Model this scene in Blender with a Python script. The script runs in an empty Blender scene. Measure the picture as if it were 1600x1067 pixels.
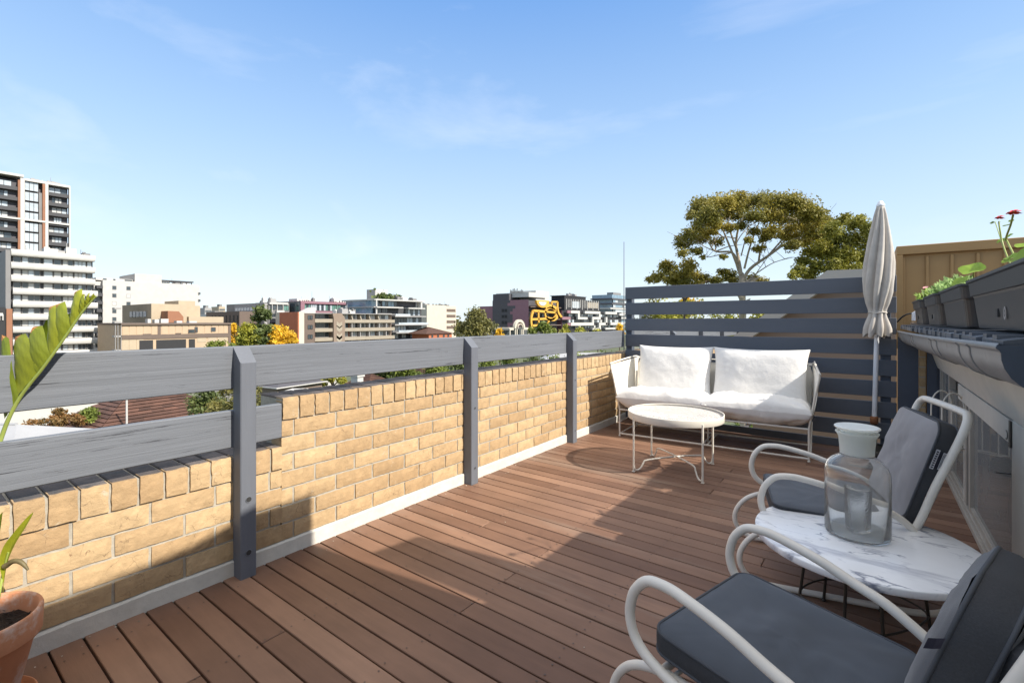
import bpy, math, random
from math import sin, cos, pi, radians, sqrt, atan2
from mathutils import Vector, Matrix, noise
random.seed(7)
sc = bpy.context.scene
COL = sc.collection
# ------------------------------------------------------------------ camera frame (only used to turn survey angles into world metres)
FPX = 742.0; HX = 800.0; HY = 501.0; YAW = math.atan(559/742.); EYE = 1.17
cA, sA = cos(YAW), sin(YAW)
def ray(px, py):
    r = (px-HX)/FPX; u = (HY-py)/FPX
    return (r*cA-sA, r*sA+cA, u)
def at(px, py, t):
    d = ray(px, py); return Vector((d[0]*t, d[1]*t, EYE+d[2]*t))
def onx(px, py, x):
    d = ray(px, py); t = x/d[0]; return Vector((x, d[1]*t, EYE+d[2]*t))
def ony(px, py, y):
    d = ray(px, py); t = y/d[1]; return Vector((d[0]*t, y, EYE+d[2]*t))
def onz(px, py, z):
    d = ray(px, py); t = (z-EYE)/d[2]; return Vector((d[0]*t, d[1]*t, z))
# ------------------------------------------------------------------ mesh builder
class MB:
    def __init__(s): s.v = []; s.f = []; s.t = []; s.m = []; s.sm = []
    def add(s, vs, fs, tint=.5, mat=0, smooth=False):
        o = len(s.v); s.v += [tuple(v) for v in vs]
        for f in fs:
            s.f.append(tuple(i+o for i in f)); s.t.append(tint); s.m.append(mat); s.sm.append(smooth)
        return s
    def box(s, x0, x1, y0, y1, z0, z1, tint=.5, mat=0):
        if x0 > x1: x0, x1 = x1, x0
        if y0 > y1: y0, y1 = y1, y0
        if z0 > z1: z0, z1 = z1, z0
        v = [(x0,y0,z0),(x1,y0,z0),(x1,y1,z0),(x0,y1,z0),(x0,y0,z1),(x1,y0,z1),(x1,y1,z1),(x0,y1,z1)]
        return s.add(v, [(0,3,2,1),(4,5,6,7),(0,1,5,4),(1,2,6,5),(2,3,7,6),(3,0,4,7)], tint, mat)
    def bbox(s, x0, x1, y0, y1, z0, z1, b=.003, tint=.5, mat=0):
        # box with chamfered edges
        cx, cy, cz = (x0+x1)/2, (y0+y1)/2, (z0+z1)/2; hx, hy, hz = abs(x1-x0)/2, abs(y1-y0)/2, abs(z1-z0)/2
        b = min(b, hx*.9, hy*.9, hz*.9)
        vs = []; idx = {}
        for sx in (-1,1):
            for sy in (-1,1):
                for sz in (-1,1):
                    for ax in range(3):
                        p = [sx*(hx-b), sy*(hy-b), sz*(hz-b)]
                        p[ax] = (sx*hx, sy*hy, sz*hz)[ax]
                        idx[(sx,sy,sz,ax)] = len(vs); vs.append((cx+p[0], cy+p[1], cz+p[2]))
        fs = []
        for ax in range(3):
            a, c = [(1,2),(2,0),(0,1)][ax]
            for sg in (-1,1):
                q = []
                for (u, w) in ((-1,-1),(1,-1),(1,1),(-1,1)):
                    k = [0,0,0]; k[ax] = sg; k[a] = u; k[c] = w
                    q.append(idx[(k[0],k[1],k[2],ax)])
                fs.append(tuple(q) if sg > 0 else tuple(q[::-1]))
        for ax in range(3):
            a, c = [(1,2),(2,0),(0,1)][ax]
            for u in (-1,1):
                for w in (-1,1):
                    q = []
                    for sg in (-1,1):
                        k = [0,0,0]; k[ax] = sg; k[a] = u; k[c] = w
                        q.append((idx[(k[0],k[1],k[2],a)], idx[(k[0],k[1],k[2],c)]))
                    f = (q[0][0], q[1][0], q[1][1], q[0][1])
                    if u*w > 0: f = f[::-1]
                    fs.append(f)
        for sx in (-1,1):
            for sy in (-1,1):
                for sz in (-1,1):
                    f = tuple(idx[(sx,sy,sz,a)] for a in range(3))
                    fs.append(f if sx*sy*sz > 0 else f[::-1])
        return s.add(vs, fs, tint, mat)
    def prism(s, poly, ax, a0, a1, tint=.5, mat=0):
        # poly: 2-D outline in the two other axes (y,z)/(x,z)/(x,y); extruded along ax
        n = len(poly)
        def P(a, q): return ((a,q[0],q[1]),(q[0],a,q[1]),(q[0],q[1],a))[ax]
        vs = [P(a0,q) for q in poly]+[P(a1,q) for q in poly]
        fs = [tuple(range(n))[::-1], tuple(range(n,2*n))]+[(i,(i+1)%n,n+(i+1)%n,n+i) for i in range(n)]
        return s.add(vs, fs, tint, mat)
    def tube(s, path, r, n=8, tint=.5, mat=0, closed=False, cap=True, smooth=True):
        pts = [Vector(p) for p in path]; m = len(pts)
        if m < 2: return s
        rr = r if hasattr(r, '__len__') else [r]*m
        T = []
        for i in range(m):
            if closed: d = pts[(i+1)%m]-pts[i-1]
            else: d = pts[min(i+1,m-1)]-pts[max(i-1,0)]
            T.append(d.normalized() if d.length > 1e-9 else Vector((0,0,1)))
        up = Vector((0,0,1)) if abs(T[0].z) < .9 else Vector((1,0,0))
        N = (up-T[0]*up.dot(T[0])).normalized(); vs = []
        for i in range(m):
            N = (N-T[i]*N.dot(T[i])); N = N.normalized() if N.length > 1e-6 else T[i].orthogonal().normalized()
            B = T[i].cross(N)
            for k in range(n):
                a = 2*pi*k/n; vs.append(pts[i]+(N*cos(a)+B*sin(a))*rr[i])
        fs = []
        for i in range(m if closed else m-1):
            j = (i+1)%m
            for k in range(n):
                k2 = (k+1)%n; fs.append((i*n+k, i*n+k2, j*n+k2, j*n+k))
        s.add(vs, fs, tint, mat, smooth)
        if cap and not closed:
            s.add(vs[:n], [tuple(range(n))[::-1]], tint, mat); s.add(vs[-n:], [tuple(range(n))], tint, mat)
        return s
    def lathe(s, prof, n=48, c=(0,0,0), tint=.5, mat=0, smooth=True, wob=0):
        vs = []; m = len(prof)
        for (r, z) in prof:
            for k in range(n):
                a = 2*pi*k/n; q = r*(1+wob*noise.noise(Vector((cos(a)*2,sin(a)*2,z*6)))) if wob else r
                vs.append((c[0]+q*cos(a), c[1]+q*sin(a), c[2]+z))
        fs = []
        for i in range(m-1):
            for k in range(n):
                k2 = (k+1)%n; fs.append((i*n+k, i*n+k2, (i+1)*n+k2, (i+1)*n+k))
        s.add(vs, fs, tint, mat, smooth)
        return s
    def build(s, name, mats, parent=None, loc=None, auto=None):
        me = bpy.data.meshes.new(name); me.from_pydata(s.v, [], s.f)
        if not isinstance(mats, (list, tuple)): mats = [mats]
        for m in mats: me.materials.append(m)
        me.polygons.foreach_set('material_index', s.m)
        me.polygons.foreach_set('use_smooth', s.sm)
        a = me.attributes.new('tint', 'FLOAT', 'FACE'); a.data.foreach_set('value', s.t)
        me.update()
        o = bpy.data.objects.new(name, me); COL.objects.link(o)
        if parent: o.parent = parent
        if loc: o.location = loc
        return o
def smooth_path(P, k=6, closed=False):
    P = [Vector(p) for p in P]; n = len(P); out = []
    for i in range(n if closed else n-1):
        if closed: a, b, c, d = P[i-1], P[i], P[(i+1)%n], P[(i+2)%n]
        else: a, b, c, d = P[max(i-1,0)], P[i], P[i+1], P[min(i+2,n-1)]
        for j in range(k):
            t = j/k
            out.append(.5*((2*b)+(c-a)*t+(2*a-5*b+4*c-d)*t*t+(3*b-a-3*c+d)*t*t*t))
    if not closed: out.append(P[-1])
    return out
def tag(o, label=None, cat=None, group=None, kind=None):
    if label: o['label'] = label
    if cat: o['category'] = cat
    if group: o['group'] = group
    if kind: o['kind'] = kind
    return o
def empty(name, loc, label, cat, group=None, rz=0):
    o = bpy.data.objects.new(name, None); COL.objects.link(o); o.location = loc; o.rotation_euler = (0,0,rz)
    o.empty_display_size = .1
    return tag(o, label, cat, group)
def copy_tree(o, parent=None):
    c = o.copy(); COL.objects.link(c)
    if parent: c.parent = parent
    for ch in [x for x in bpy.data.objects if x.parent == o]: copy_tree(ch, c)
    return c
# ------------------------------------------------------------------ materials
def _n(nt, t, **kw):
    n = nt.nodes.new(t)
    for k, v in kw.items(): setattr(n, k, v)
    return n
def mat(name, col, rough=.6, var=.15, scale=8, bump=0, bscale=None, stretch=(1,1,1), tint=0, tcol=None, metal=0, spec=.5, det=6,
        spots=None, sheen=0, trans=0, coords='Object', var2=0, scale2=1.0, bdist=.01, coat=0):
    m = bpy.data.materials.new(name); m.use_nodes = True; nt = m.node_tree; b = nt.nodes['Principled BSDF']
    b.inputs['Roughness'].default_value = rough; b.inputs['Metallic'].default_value = metal
    b.inputs['Specular IOR Level'].default_value = spec
    if sheen: b.inputs['Sheen Weight'].default_value = sheen
    if coat: b.inputs['Coat Weight'].default_value = coat
    tc = _n(nt, 'ShaderNodeTexCoord'); mp = _n(nt, 'ShaderNodeMapping'); mp.inputs['Scale'].default_value = stretch
    nt.links.new(tc.outputs[coords], mp.inputs['Vector'])
    base = None
    def mixc(fac, a, bcol, mode='MIX'):
        x = _n(nt, 'ShaderNodeMix', data_type='RGBA', blend_type=mode)
        if isinstance(fac, (int, float)): x.inputs[0].default_value = fac
        else: nt.links.new(fac, x.inputs[0])
        for i, q in ((6, a), (7, bcol)):
            if isinstance(q, tuple): x.inputs[i].default_value = (*q[:3], 1)
            else: nt.links.new(q, x.inputs[i])
        return x.outputs[2]
    cur = tuple(col)
    if tint:
        at_ = _n(nt, 'ShaderNodeAttribute', attribute_name='tint')
        t0 = tuple(min(1, max(0, c*(1-tint))) for c in col) if tcol is None else tuple(tcol[0])
        t1 = tuple(min(1, c*(1+tint)) for c in col) if tcol is None else tuple(tcol[1])
        cur = mixc(at_.outputs['Fac'], t0, t1)
    def nz(sc_, d=det, rough_=.6, v=None):
        x = _n(nt, 'ShaderNodeTexNoise'); x.inputs['Scale'].default_value = sc_; x.inputs['Detail'].default_value = d
        x.inputs['Roughness'].default_value = rough_; nt.links.new(v or mp.outputs[0], x.inputs['Vector']); return x
    def ramp(o, lo, hi):
        r = _n(nt, 'ShaderNodeMapRange'); r.inputs['From Min'].default_value = .25; r.inputs['From Max'].default_value = .75
        r.inputs['To Min'].default_value = lo; r.inputs['To Max'].default_value = hi; nt.links.new(o, r.inputs[0]); return r.outputs[0]
    def scalecol(c, fac):
        x = _n(nt, 'ShaderNodeVectorMath', operation='SCALE')
        if isinstance(c, tuple): x.inputs[0].default_value = c[:3]
        else: nt.links.new(c, x.inputs[0])
        nt.links.new(fac, x.inputs['Scale']); return x.outputs[0]
    if var: cur = scalecol(cur, ramp(nz(scale).outputs['Fac'], 1-var, 1+var))
    if var2: cur = scalecol(cur, ramp(nz(scale2, 3, v=tc.outputs[coords]).outputs['Fac'], 1-var2, 1+var2))
    if spots:   # (colour, scale, threshold, softness)
        for (sc2, ss, th, so) in spots:
            x = nz(ss, 8, .7); r = _n(nt, 'ShaderNodeMapRange'); r.inputs['From Min'].default_value = th; r.inputs['From Max'].default_value = th+so
            nt.links.new(x.outputs['Fac'], r.inputs[0]); cur = mixc(r.outputs[0], cur, tuple(sc2))
    if isinstance(cur, tuple): b.inputs['Base Color'].default_value = (*cur[:3], 1)
    else: nt.links.new(cur, b.inputs['Base Color'])
    if bump:
        x = nz(bscale or scale*3, 8, .65); bp = _n(nt, 'ShaderNodeBump'); bp.inputs['Strength'].default_value = bump
        bp.inputs['Distance'].default_value = bdist; nt.links.new(x.outputs['Fac'], bp.inputs['Height']); nt.links.new(bp.outputs[0], b.inputs['Normal'])
    if trans:
        tr = _n(nt, 'ShaderNodeBsdfTranslucent'); mx = _n(nt, 'ShaderNodeMixShader'); mx.inputs[0].default_value = trans
        if isinstance(cur, tuple): tr.inputs[0].default_value = (*cur[:3], 1)
        else: nt.links.new(cur, tr.inputs[0])
        out = nt.nodes['Material Output']; nt.links.new(b.outputs[0], mx.inputs[1]); nt.links.new(tr.outputs[0], mx.inputs[2]); nt.links.new(mx.outputs[0], out.inputs[0])
    return m
def glass(name, col=(1,1,1), rough=0, ior=1.45, bumpy=0, bs=60):
    m = bpy.data.materials.new(name); m.use_nodes = True; b = m.node_tree.nodes['Principled BSDF']; nt = m.node_tree
    b.inputs['Base Color'].default_value = (*col, 1); b.inputs['Roughness'].default_value = rough
    b.inputs['Transmission Weight'].default_value = 1; b.inputs['IOR'].default_value = ior
    if bumpy:
        tc = _n(nt, 'ShaderNodeTexCoord'); x = _n(nt, 'ShaderNodeTexVoronoi'); x.inputs['Scale'].default_value = bs
        nt.links.new(tc.outputs['Object'], x.inputs['Vector']); bp = _n(nt, 'ShaderNodeBump'); bp.inputs['Strength'].default_value = bumpy; bp.inputs['Distance'].default_value = .004
        nt.links.new(x.outputs['Distance'], bp.inputs['Height']); nt.links.new(bp.outputs[0], b.inputs['Normal'])
    return m
M = {}
M['brick'] = mat('brick_clay', (.42,.31,.19), .9, .16, 24, 1.0, 75, tint=.5, tcol=((.375,.25,.13),(.485,.345,.19)), stretch=(1,1,1), bdist=.003,
                 spots=[((.24,.15,.08), 30, .64, .04), ((.50,.41,.29), 15, .62, .1), ((.27,.20,.13), 90, .68, .04)], var2=.10, scale2=3)
def cracks(m, scl=13, w=.012, dark=(.13,.085,.05)):
    nt = m.node_tree; b = nt.nodes['Principled BSDF']; src = b.inputs['Base Color'].links[0].from_socket
    tc = _n(nt, 'ShaderNodeTexCoord'); n1 = _n(nt, 'ShaderNodeTexNoise'); n1.inputs['Scale'].default_value = 14; n1.inputs['Detail'].default_value = 5; nt.links.new(tc.outputs['Object'], n1.inputs['Vector'])
    ad = _n(nt, 'ShaderNodeVectorMath', operation='SCALE'); ad.inputs['Scale'].default_value = .09; nt.links.new(n1.outputs['Color'], ad.inputs[0])
    av = _n(nt, 'ShaderNodeVectorMath', operation='ADD'); nt.links.new(tc.outputs['Object'], av.inputs[0]); nt.links.new(ad.outputs[0], av.inputs[1])
    v = _n(nt, 'ShaderNodeTexVoronoi', feature='DISTANCE_TO_EDGE'); v.inputs['Scale'].default_value = scl; nt.links.new(av.outputs[0], v.inputs['Vector'])
    r = _n(nt, 'ShaderNodeMapRange'); r.inputs['From Max'].default_value = w; r.inputs['To Min'].default_value = 1; r.inputs['To Max'].default_value = 0; nt.links.new(v.outputs['Distance'], r.inputs[0])
    n2 = _n(nt, 'ShaderNodeTexNoise'); n2.inputs['Scale'].default_value = 7; nt.links.new(tc.outputs['Object'], n2.inputs['Vector'])
    g = _n(nt, 'ShaderNodeMapRange'); g.inputs['From Min'].default_value = .50; g.inputs['From Max'].default_value = .60; g.inputs['To Max'].default_value = .85; nt.links.new(n2.outputs['Fac'], g.inputs[0])
    mu = _n(nt, 'ShaderNodeMath', operation='MULTIPLY'); nt.links.new(r.outputs[0], mu.inputs[0]); nt.links.new(g.outputs[0], mu.inputs[1])
    x = _n(nt, 'ShaderNodeMix', data_type='RGBA'); nt.links.new(mu.outputs[0], x.inputs[0]); nt.links.new(src, x.inputs[6]); x.inputs[7].default_value = (*dark, 1); nt.links.new(x.outputs[2], b.inputs['Base Color'])
cracks(M['brick'])
M['brick_top'] = mat('brick_rail_shade', (.115,.095,.085), .9, .3, 20, .5, 60, tint=.3, bdist=.004, spots=[((.05,.05,.05), 9, .5, .15)])  # coping tops: shade under the rail painted into the brick colour, plus mottling
M['mortar'] = mat('mortar', (.38,.35,.29), .95, .2, 40, .6, 120, bdist=.003)
M['kerb'] = mat('kerb_render', (.56,.54,.48), .9, .12, 14, .5, 40, bdist=.005, spots=[((.30,.27,.21), 18, .66, .06)])
def deck_mat():
    m = mat('deck_timber', (.2,.11,.08), .55, .10, 30, .25, 90, stretch=(.12,1,1), tint=.5, tcol=((.140,.074,.047),(.262,.153,.100)), bdist=.002,
            spots=[((.32,.24,.18), 2.0, .55, .25), ((.13,.075,.055), 3.5, .58, .2), ((.06,.04,.03), 26, .70, .03), ((.38,.32,.27), 9, .68, .06)], spec=.35, var2=.14, scale2=3.2)
    return m
M['deck'] = deck_mat()
M['screw'] = mat('screw_steel', (.075,.052,.04), .5, 0)
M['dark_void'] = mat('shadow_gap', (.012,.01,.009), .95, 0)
M['rail'] = mat('painted_rail', (.143,.154,.172), .62, .13, 40, .8, 44, stretch=(1,.035,1.5), bdist=.003, spots=[((.045,.047,.055), 34, .618, .02), ((.165,.177,.195), 12, .60, .25), ((.045,.047,.055), 80, .645, .015)], spec=.4)
M['post'] = mat('painted_post', (.125,.135,.155), .6, .10, 14, .45, 40, stretch=(1,1,.12), bdist=.003, spec=.4)
M['slat'] = mat('painted_slat', (.105,.118,.142), .6, .07, 10, .25, 30, stretch=(.1,1,1), bdist=.003, spec=.4)
M['navy'] = mat('navy_board', (.075,.088,.115), .6, .08, 8, spec=.4)
M['rawwood'] = mat('raw_board_edge', (.26,.19,.14), .9, .2, 20, stretch=(.2,1,1))
M['bolt'] = mat('bolt_hole', (.03,.03,.03), .6, 0)
M['white_metal'] = mat('cream_powder_coat', (.70,.66,.58), .45, .05, 20)
M['cream_pipe'] = mat('old_cream_paint', (.72,.68,.61), .42, .07, 14, .15, 40, bdist=.002, spots=[((.38,.17,.06), 11, .665, .05)])
M['sofa_fabric'] = mat('white_canvas', (.74,.72,.68), .95, .03, 12, .5, 14, bdist=.012, sheen=.2, var2=.02)
M['sofa_mesh'] = mat('cream_sling', (.74,.71,.64), .9, .04, 200, .3, 300, bdist=.001)
M['grey_fabric'] = mat('slate_fabric', (.044,.052,.066), .72, .1, 9, .35, 500, bdist=.0012, sheen=.25, var2=.18, scale2=5)
M['grey_fabric2'] = mat('faded_grey_fabric', (.20,.195,.205), .85, .08, 6, .35, 500, bdist=.0012, sheen=.3, var2=.12, scale2=5)
M['gusset'] = mat('charcoal_gusset', (.035,.037,.042), .8, .2, 300, .4, 500, bdist=.001)
M['piping'] = mat('piping_cord', (.05,.055,.065), .7, .1, 300)
M['tagw'] = mat('care_label', (.75,.75,.78), .7, .1, 60)
M['tagb'] = mat('care_label_ink', (.03,.03,.05), .7, 0)
M['black_metal'] = mat('black_iron', (.03,.027,.022), .4, .2, 20)
M['terracotta'] = mat('terracotta', (.50,.22,.11), .85, .15, 9, .3, 40, bdist=.003, spots=[((.56,.45,.38), 7, .50, .14), ((.22,.15,.10), 16, .62, .06), ((.30,.14,.09), 10, .64, .08)])
M['soil'] = mat('potting_soil', (.035,.022,.015), 1, .5, 60, 1, 70, bdist=.02)
M['leaf'] = mat('strelitzia_leaf', (.30,.36,.03), .32, .16, 14, .3, 30, stretch=(1,1,1), bdist=.004, tint=.4, tcol=((.12,.17,.012),(.37,.39,.03)), trans=.25, spec=.6)
M['leafdry'] = mat('dry_leaf_edge', (.42,.20,.07), .8, .3, 40)
M['bud'] = mat('dry_bud', (.12,.095,.04), .6, .3, 40)
M['stem'] = mat('leaf_stalk', (.30,.36,.08), .4, .12, 20)
M['geranium_leaf'] = mat('geranium_leaf', (.22,.34,.035), .6, .2, 30, tint=.35, trans=.3)
M['lavender_leaf'] = mat('grey_herb_leaf', (.25,.38,.12), .8, .2, 40, tint=.35, trans=.2)
M['red'] = mat('red_petal', (.62,.012,.02), .5, .2, 60)
M['pinkpetal'] = mat('pink_petal', (.75,.35,.35), .6, .2, 60)
M['yellowc'] = mat('flower_centre', (.8,.55,.08), .7, 0)
M['planter'] = mat('grey_plastic', (.030,.031,.034), .42, .06, 20, .12, 300, bdist=.001)
M['gutter'] = mat('gutter_metal', (.24,.24,.24), .42, .12, 7, .1, 30, spots=[((.12,.11,.10), 12, .58, .10), ((.33,.33,.32), 5, .6, .1)], bdist=.003, metal=.25)
M['guttercap'] = mat('gutter_end', (.035,.05,.075), .5, .1, 20)
M['fascia'] = mat('fascia_board', (.55,.51,.44), .7, .07, 10, .1, 30, spots=[((.2,.18,.15), 24, .70, .03)], bdist=.002)
M['alu'] = mat('window_frame', (.40,.37,.32), .5, .08, 10, metal=.1)
M['tile'] = mat('roof_tile', (.09,.10,.12), .38, .25, 30, .5, 60, tint=.3, bdist=.004, spots=[((.42,.42,.40), 22, .62, .06)])
M['clad'] = mat('bronze_cladding', (.42,.25,.10), .5, .05, 6, spec=.5, metal=.15)
M['umbrella'] = mat('parasol_canvas', (.50,.46,.41), .95, .12, 10, .3, 30, bdist=.004)
M['pole'] = mat('white_pole', (.75,.76,.78), .4, .03, 10)
M['rust'] = mat('rusty_collar', (.25,.10,.04), .8, .3, 60)
M['pane'] = None
def marble():
    m = mat('white_marble', (.86,.87,.88), .22, .05, 6, spec=.5)
    nt = m.node_tree; b = nt.nodes['Principled BSDF']; tc = _n(nt, 'ShaderNodeTexCoord'); mp = _n(nt, 'ShaderNodeMapping')
    mp.inputs['Rotation'].default_value = (0,0,.9); mp.inputs['Scale'].default_value = (1,2.6,1)
    nt.links.new(tc.outputs['Object'], mp.inputs['Vector'])
    src = b.inputs['Base Color'].links[0].from_socket
    for (scl, w, dark, seed, gate) in ((2.3, .020, (.17,.19,.26), 1.7, .44), (4.6, .016, (.25,.27,.34), 6.1, .47), (1.1, .03, (.56,.57,.61), 3.3, .3)):
        n1 = _n(nt, 'ShaderNodeTexNoise'); n1.noise_dimensions = '4D'; n1.inputs['W'].default_value = seed; n1.inputs['Scale'].default_value = scl
        n1.inputs['Detail'].default_value = 6; n1.inputs['Distortion'].default_value = .6; nt.links.new(mp.outputs[0], n1.inputs['Vector'])
        s1 = _n(nt, 'ShaderNodeMath', operation='SUBTRACT'); s1.inputs[1].default_value = .5; nt.links.new(n1.outputs['Fac'], s1.inputs[0])
        s2 = _n(nt, 'ShaderNodeMath', operation='ABSOLUTE'); nt.links.new(s1.outputs[0], s2.inputs[0])
        r = _n(nt, 'ShaderNodeMapRange'); r.inputs['From Min'].default_value = 0; r.inputs['From Max'].default_value = w; r.inputs['To Min'].default_value = .95; r.inputs['To Max'].default_value = 0
        nt.links.new(s2.outputs[0], r.inputs[0])
        n2 = _n(nt, 'ShaderNodeTexNoise'); n2.inputs['Scale'].default_value = 3.1+seed; n2.inputs['Detail'].default_value = 3; nt.links.new(tc.outputs['Object'], n2.inputs['Vector'])
        g = _n(nt, 'ShaderNodeMapRange'); g.inputs['From Min'].default_value = gate; g.inputs['From Max'].default_value = gate+.12; nt.links.new(n2.outputs['Fac'], g.inputs[0])
        mu = _n(nt, 'ShaderNodeMath', operation='MULTIPLY'); nt.links.new(r.outputs[0], mu.inputs[0]); nt.links.new(g.outputs[0], mu.inputs[1])
        x = _n(nt, 'ShaderNodeMix', data_type='RGBA'); nt.links.new(mu.outputs[0], x.inputs[0]); nt.links.new(src, x.inputs[6]); x.inputs[7].default_value = (*dark, 1)
        src = x.outputs[2]
    nt.links.new(src, b.inputs['Base Color']); return m
M['marble'] = marble()
def perforated():
    m = mat('perforated_steel', (.74,.71,.66), .5, .03, 20); nt = m.node_tree; b = nt.nodes['Principled BSDF']
    tc = _n(nt, 'ShaderNodeTexCoord'); v = _n(nt, 'ShaderNodeTexVoronoi'); v.inputs['Scale'].default_value = 120; v.inputs['Randomness'].default_value = 0
    nt.links.new(tc.outputs['Object'], v.inputs['Vector'])
    c = _n(nt, 'ShaderNodeMath', operation='LESS_THAN'); c.inputs[1].default_value = .34; nt.links.new(v.outputs['Distance'], c.inputs[0])
    v.voronoi_dimensions = '2D'
    t = _n(nt, 'ShaderNodeBsdfTransparent'); mx = _n(nt, 'ShaderNodeMixShader'); nt.links.new(c.outputs[0], mx.inputs[0]); nt.links.new(b.outputs[0], mx.inputs[1]); nt.links.new(t.outputs[0], mx.inputs[2])
    nt.links.new(mx.outputs[0], nt.nodes['Material Output'].inputs[0]); return m
M['perf'] = perforated()
def hazy(name, col, rough, ior, mixf, hz, bumpy=0):
    m = glass(name, col, rough, ior, bumpy, 150); nt = m.node_tree; b = nt.nodes['Principled BSDF']
    d = _n(nt, 'ShaderNodeBsdfDiffuse'); t = _n(nt, 'ShaderNodeBsdfTranslucent'); d.inputs[0].default_value = (*hz,1); t.inputs[0].default_value = (*hz,1)
    a = _n(nt, 'ShaderNodeMixShader'); nt.links.new(d.outputs[0], a.inputs[1]); nt.links.new(t.outputs[0], a.inputs[2])
    x = _n(nt, 'ShaderNodeMixShader'); x.inputs[0].default_value = mixf; nt.links.new(b.outputs[0], x.inputs[1]); nt.links.new(a.outputs[0], x.inputs[2]); nt.links.new(x.outputs[0], nt.nodes['Material Output'].inputs[0]); return m
M['jar'] = hazy('jar_glass', (.99,1,.99), 0, 1.40, .06, (.98,.97,.93))
M['frosted'] = hazy('ground_glass_neck', (.95,.98,.95), .35, 1.4, .72, (.93,.94,.90))
M['tumbler'] = hazy('cut_glass', (.99,.99,.99), .03, 1.16, .07, (.95,.95,.95), .35)
def winpane():
    # thin tinted pane: mostly see-through with a mirror-like sheen
    m = bpy.data.materials.new('window_pane'); m.use_nodes = True; nt = m.node_tree; b = nt.nodes['Principled BSDF']
    t = _n(nt, 'ShaderNodeBsdfTransparent'); t.inputs[0].default_value = (.55,.57,.55,1); g = _n(nt, 'ShaderNodeBsdfGlossy'); g.inputs['Roughness'].default_value = .02; g.inputs[0].default_value = (.9,.9,.88,1)
    f = _n(nt, 'ShaderNodeFresnel'); f.inputs[0].default_value = 1.4; a = _n(nt, 'ShaderNodeMath', operation='ADD'); a.inputs[1].default_value = .04
    nt.links.new(f.outputs[0], a.inputs[0]); mx = _n(nt, 'ShaderNodeMixShader'); nt.links.new(a.outputs[0], mx.inputs[0]); nt.links.new(t.outputs[0], mx.inputs[1]); nt.links.new(g.outputs[0], mx.inputs[2])
    d = _n(nt, 'ShaderNodeBsdfDiffuse'); d.inputs[0].default_value = (.42,.42,.40,1); m2 = _n(nt, 'ShaderNodeMixShader')   # grey haze mixed in as colour so the pane reads as glass
    tc = _n(nt, 'ShaderNodeTexCoord'); n = _n(nt, 'ShaderNodeTexNoise'); n.inputs['Scale'].default_value = 3; n.inputs['Detail'].default_value = 6; nt.links.new(tc.outputs['Object'], n.inputs['Vector'])
    r = _n(nt, 'ShaderNodeMapRange'); r.inputs['To Min'].default_value = .18; r.inputs['To Max'].default_value = .48; nt.links.new(n.outputs['Fac'], r.inputs[0]); nt.links.new(r.outputs[0], m2.inputs[0])
    nt.links.new(mx.outputs[0], m2.inputs[1]); nt.links.new(d.outputs[0], m2.inputs[2])
    nt.links.new(m2.outputs[0], nt.nodes['Material Output'].inputs[0]); return m
M['pane'] = winpane()
# city materials
def flat(name, c, rough=.7, var=.07, scale=.6, **k): return mat(name, c, rough, var, scale, **k)
C = dict(white=(.47,.46,.43), offwhite=(.47,.45,.42), cream=(.52,.47,.38), beige=(.40,.325,.225), tan=(.44,.325,.215), dkgrey=(.055,.055,.058), grey=(.19,.185,.18),
         midgrey=(.30,.29,.28), orange=(.26,.115,.06), brown=(.13,.095,.075), brickbrown=(.22,.165,.125), pink=(.24,.125,.15), purple=(.13,.055,.075), slate=(.075,.072,.08),
         yellow=(.58,.32,.045), green=(.10,.20,.15), concrete=(.42,.40,.36), redroof=(.24,.10,.06), black=(.02,.02,.022), balc=(.30,.26,.20), terr=(.40,.13,.06))
for k_, v_ in C.items(): M['c_'+k_] = flat('city_'+k_, v_)
M['c_glassdark'] = mat('city_glass_dark', (.045,.06,.07), .12, .5, .35, spec=.8)
M['c_glasslight'] = mat('city_glass_light', (.42,.47,.50), .2, .25, .3, spec=.8)
M['c_blind'] = mat('city_blind', (.46,.46,.44), .5, .1, .4)
M['c_glassgreen'] = mat('city_glass_green', (.12,.24,.20), .1, .5, .25, spec=.8)
M['c_glassblue'] = mat('city_glass_blue', (.16,.25,.32), .1, .4, .25, spec=.8)
M['rooftile'] = mat('terracotta_roof', (.085,.040,.026), .8, .25, 1.2, .6, 4, tint=.35, bdist=.05)
M['metalroof'] = mat('pale_metal_roof', (.34,.34,.34), .5, .1, .5)
M['bark'] = mat('gum_bark', (.36,.30,.22), .8, .25, 2)
M['darkbark'] = mat('dark_bark', (.10,.075,.05), .9, .3, 3)
def leafm(name, a, b_, tr=.3): return mat(name, a, .6, .2, .5, tint=.5, tcol=(a, b_), trans=tr)
M['l_gum'] = leafm('gum_foliage', (.11,.125,.022), (.42,.33,.05))
M['l_dark'] = leafm('dark_green_foliage', (.045,.075,.02), (.15,.18,.045))
M['l_mid'] = leafm('green_foliage', (.07,.115,.022), (.25,.29,.05))
M['l_lime'] = leafm('yellow_green_foliage', (.15,.18,.025), (.48,.44,.05))
M['l_yellow'] = leafm('autumn_yellow_foliage', (.50,.30,.02), (.92,.62,.045), .35)
M['l_olive'] = leafm('olive_foliage', (.085,.092,.028), (.27,.24,.065))
M['l_rust'] = leafm('rusty_foliage', (.10,.09,.03), (.34,.16,.05))
SKY_STR = .15; SUN_STR = 3.4; EXPO = 1.12; ROLLS = 1
SKYRAMP = [(0.0,(2.4,2.75,3.05)),(1.0,(5.6,5.3,5.0)),(.06,(2.35,2.75,3.08)),(.18,(1.95,2.48,3.08)),(.33,(1.38,2.06,3.0)),(.56,(.62,1.33,2.72)),(.72,(3.4,3.45,3.6))]  # stops above the view are brightened and warmed as added fill
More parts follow.
